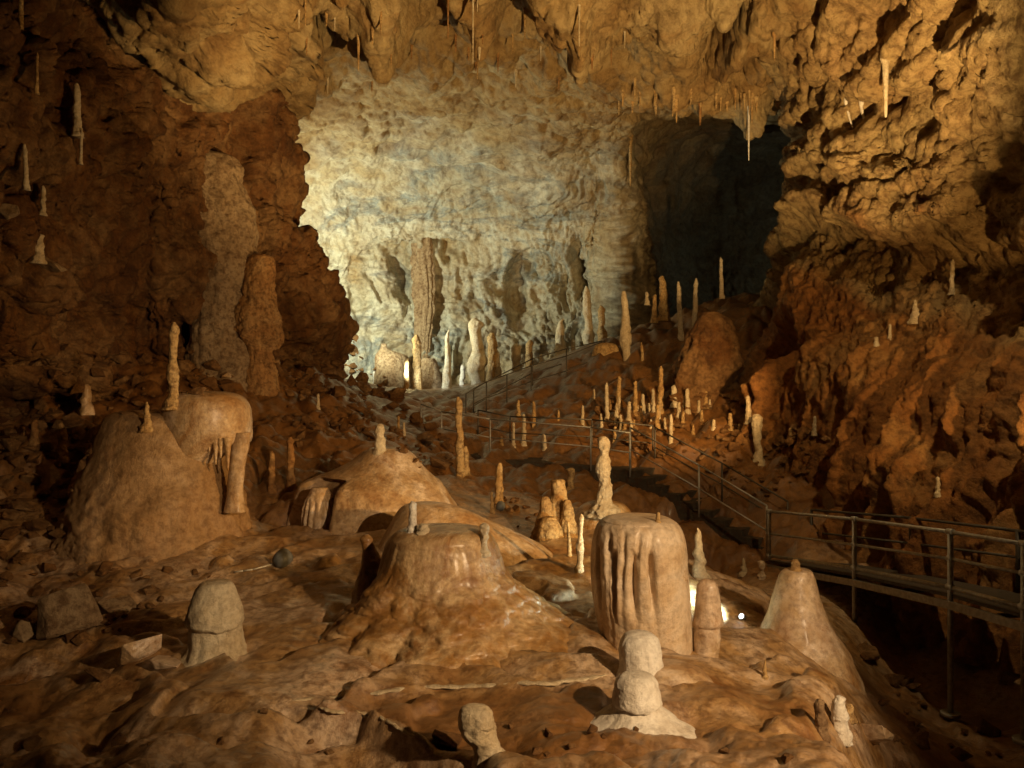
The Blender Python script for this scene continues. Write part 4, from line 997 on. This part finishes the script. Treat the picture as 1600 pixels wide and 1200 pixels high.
# stairs from the walkway up to the landing
s0 = Vector((5.9, 17.8, -3.85)); s1 = Vector((2.75, 20.4, -2.2))
st = thing('staircase', s0, 'dark concrete staircase climbing left from the walkway to the landing', 'stairs')
nst = 10
dirv = (s1 - s0); dirh = Vector((dirv.x, dirv.y, 0)); side = Vector((dirh.y, -dirh.x, 0)).normalized()
if side.y < 0: side = -side
bm = bmesh.new()
stepbms = []
for k in range(nst):
    a = s0 + dirh * (k / nst) + Vector((0, 0, dirv.z * (k + 1) / nst)); b = a + dirh / nst * 0.998
    slab(bm, (a, b), (a + side * 1.3, b + side * 1.3), 2.0)
bm_obj('steps', bm, M['masonry'], st)
# landing and upper path as one built path
def path_slab(name, pts, width, th, label):
    t = thing(name, pts[0], label, 'path')
    bm = bmesh.new()
    for a, b in zip(pts[:-1], pts[1:]):
        d_ = Vector((b.x - a.x, b.y - a.y, 0)).normalized(); s_ = Vector((-d_.y, d_.x, 0))
        if s_.y < 0: s_ = -s_
        slab(bm, (a, b), (a + s_ * width, b + s_ * width), th)
    o = bm_obj('path_wall', bm, M['masonry'], t)
    return t
lp = [Vector(s1), P(900, 727, 20.9), P(760, 716, 21.8), P(655, 690, 23.6)]
path_slab('stone_landing', lp, 1.3, 1.2, 'dark stone landing below the rubble field between the two stair flights')
up = [P(730, 672, 26.0), P(790, 640, 27.5), P(885, 606, 29.3), P(950, 580, 30.2)]
path_slab('stone_ramp', up, 1.2, 1.3, 'dark stone ramp climbing right behind the landing to the far chamber')
# stair railings
def rail_from(label, pts, h, mt, base_drop=0.0, rp=0.022, midf=0.5):
    bases = [Vector(p) for p in pts]
    tops = [p + Vector((0, 0, h)) for p in bases]
    railing('handrail_fence', label, bases[0], [(b - Vector((0, 0, 0.12 + base_drop)), t) for b, t in zip(bases, tops)],
            [('handrail', tops, 0.02), ('middle_rail', [b + Vector((0, 0, h * midf)) for b in bases], 0.016)], rp, 0.02, mt)
near = [P(1198, 868, 17.6), P(1092, 800, 18.7), P(985, 736, 20.2)]
rail_from('grey handrail down the near side of the concrete staircase', near, 1.1, M['steel'])
rail_from('dim handrail on the far side of the concrete staircase', [p + side * 1.25 for p in near], 1.05, M['darksteel'])
rail_from('thin handrail along the near edge of the landing', [P(984, 738, 20.2), P(923, 728, 20.7), P(766, 712, 21.8), P(690, 697, 23.0), P(658, 684, 23.7)], 1.0, M['steel'])
rail_from('dark handrail along the back edge of the landing', [P(1020, 720, 21.6), P(925, 709, 22.2), P(797, 702, 23.1), P(747, 690, 24.0)], 0.95, M['darksteel'])
rail_from('dark handrail along the near side of the upper ramp', [P(728, 668, 26.0), P(760, 648, 26.7), P(792, 635, 27.5), P(830, 620, 28.3), P(885, 603, 29.3), P(945, 578, 30.2)], 1.1, M['darksteel'])
rail_from('dark handrail along the back of the upper ramp', [P(740, 655, 27.3), P(832, 605, 29.4), P(885, 588, 30.4), P(940, 575, 31.3)], 1.05, M['darksteel'])

# ---------------- lamps lying on the flowstone, cable, rim of the dry pool
def lamp_can(px, py, w, label, face, lens=None, cat='lamp'):
    loc, nor = hit(px, py); r = w / F * loc.y / 2
    t = thing('floodlight', loc, label, cat)
    prof = [(0.0, -1.1), (0.5, -1.05), (0.85, -0.75), (1.0, -0.2), (1.02, 0.5), (0.97, 0.75), (0.88, 0.78)]
    q = Vector(face).normalized().to_track_quat('Z', 'Y')
    bm = bmesh.new(); rings = []
    c = loc + Vector((0, 0, r * 0.8))
    for (rr, zz) in prof:
        rings.append([bm.verts.new(c + q @ Vector((max(rr, .02) * r * math.cos(a), max(rr, .02) * r * math.sin(a), zz * r))) for a in [2 * math.pi * k / 24 for k in range(24)]])
    for A, B in zip(rings[:-1], rings[1:]):
        for k in range(24):
            f = bm.faces.new((A[k], A[(k + 1) % 24], B[(k + 1) % 24], B[k])); f.smooth = True
    bm.faces.new(rings[0][::-1])
    bm_obj('housing', bm, M['lampgrey'], t)
    bm = bmesh.new()
    ring = [bm.verts.new(c + q @ Vector((0.88 * r * math.cos(a), 0.88 * r * math.sin(a), 0.70 * r))) for a in [2 * math.pi * k / 24 for k in range(24)]]
    bm.faces.new(ring)
    bm_obj('lens', bm, lens or M['lampgrey'], t)
    bm = bmesh.new()
    tube_mesh(bm, c + q @ Vector((r * 1.0, 0, 0)), loc + Vector((r * 0.9, 0, -0.05)), r * 0.12); tube_mesh(bm, c + q @ Vector((-r * 1.0, 0, 0)), loc + Vector((-r * 0.9, 0, -0.05)), r * 0.12)
    bm_obj('bracket', bm, M['lampgrey'], t)
    return t
lamp_can(441, 884, 27, 'round grey floodlight resting on the pale flowstone by the white cable', (0.4, 0.9, 0.35))
lamp_can(782, 797, 14, 'small grey floodlight at the foot of the blunt amber stalagmite', (0.2, 0.9, 0.5))
lamp_can(1160, 968, 10, 'lit bluish white floodlight in the hollow behind the cracked stalagmite', (-0.55, -0.5, 0.45), M['lens'])
l_, n_ = hit(1160, 968)
spot('lit_lamp', l_ + Vector((-0.12, -0.02, 0.30)), l_ + Vector((-1.2, 0.35, 0.2)), 380, COOL, 140, 0.8, 0.05)
def on_floor(px, py, up=0.02):
    l, n = hit(px, py); return l + Vector((0, 0, up))
def free_tube(name, pts, r, material, label, cat):
    bm = bmesh.new()
    for a, b in zip(pts[:-1], pts[1:]): tube_mesh(bm, a, b, r, 8)
    return tag(bm_obj(name, bm, material), label, cat)
free_tube('cable', [on_floor(x, y) for x, y in [(366, 896), (380, 894), (395, 892), (410, 888), (425, 884), (432, 882)]], 0.012, M['cable'], 'thin white cable lying across the flowstone to the round grey floodlight', 'cable')
def rim(pts, r, label):
    n = 90
    A = np.array([list(p) for p in pts]); C_ = cr_interp(A, np.linspace(0, len(A) - 1.0001, n))
    C_[:, 2] += 0.03 * fbm(C_, 3, 2); C_[:, 1] += 0.06 * fbm(C_ + 5, 2.5, 2)
    th = np.linspace(0, 2 * np.pi, 12, endpoint=False)
    V = []
    for k, c in enumerate(C_):
        rr = r * (0.6 + 0.5 * abs(math.sin(k * 0.7)) * random.uniform(0.7, 1.2)) * min(1, k / 6 + .1, (n - 1 - k) / 6 + .1)
        for a in th: V.append((c[0], c[1] + 1.5 * rr * math.cos(a), c[2] + rr * 0.6 * math.sin(a)))
    tag(grid_mesh('rimstone_rim', V, n, 12, M['cream'], closed=True), label, 'rimstone')
rim([on_floor(x, y, 0.0) for x, y in [(455, 1096), (520, 1089), (600, 1081), (680, 1074), (760, 1070), (840, 1068), (900, 1063), (950, 1054)]], 0.028, 'thin pale rim of calcite along the back of the dry brown pool')
rim([on_floor(x, y, 0.0) for x, y in [(498, 1106), (530, 1112), (570, 1116), (600, 1126), (640, 1146), (690, 1160), (722, 1166)]], 0.022, 'thin pale broken edge of the shelf above the dark undercut in the foreground')
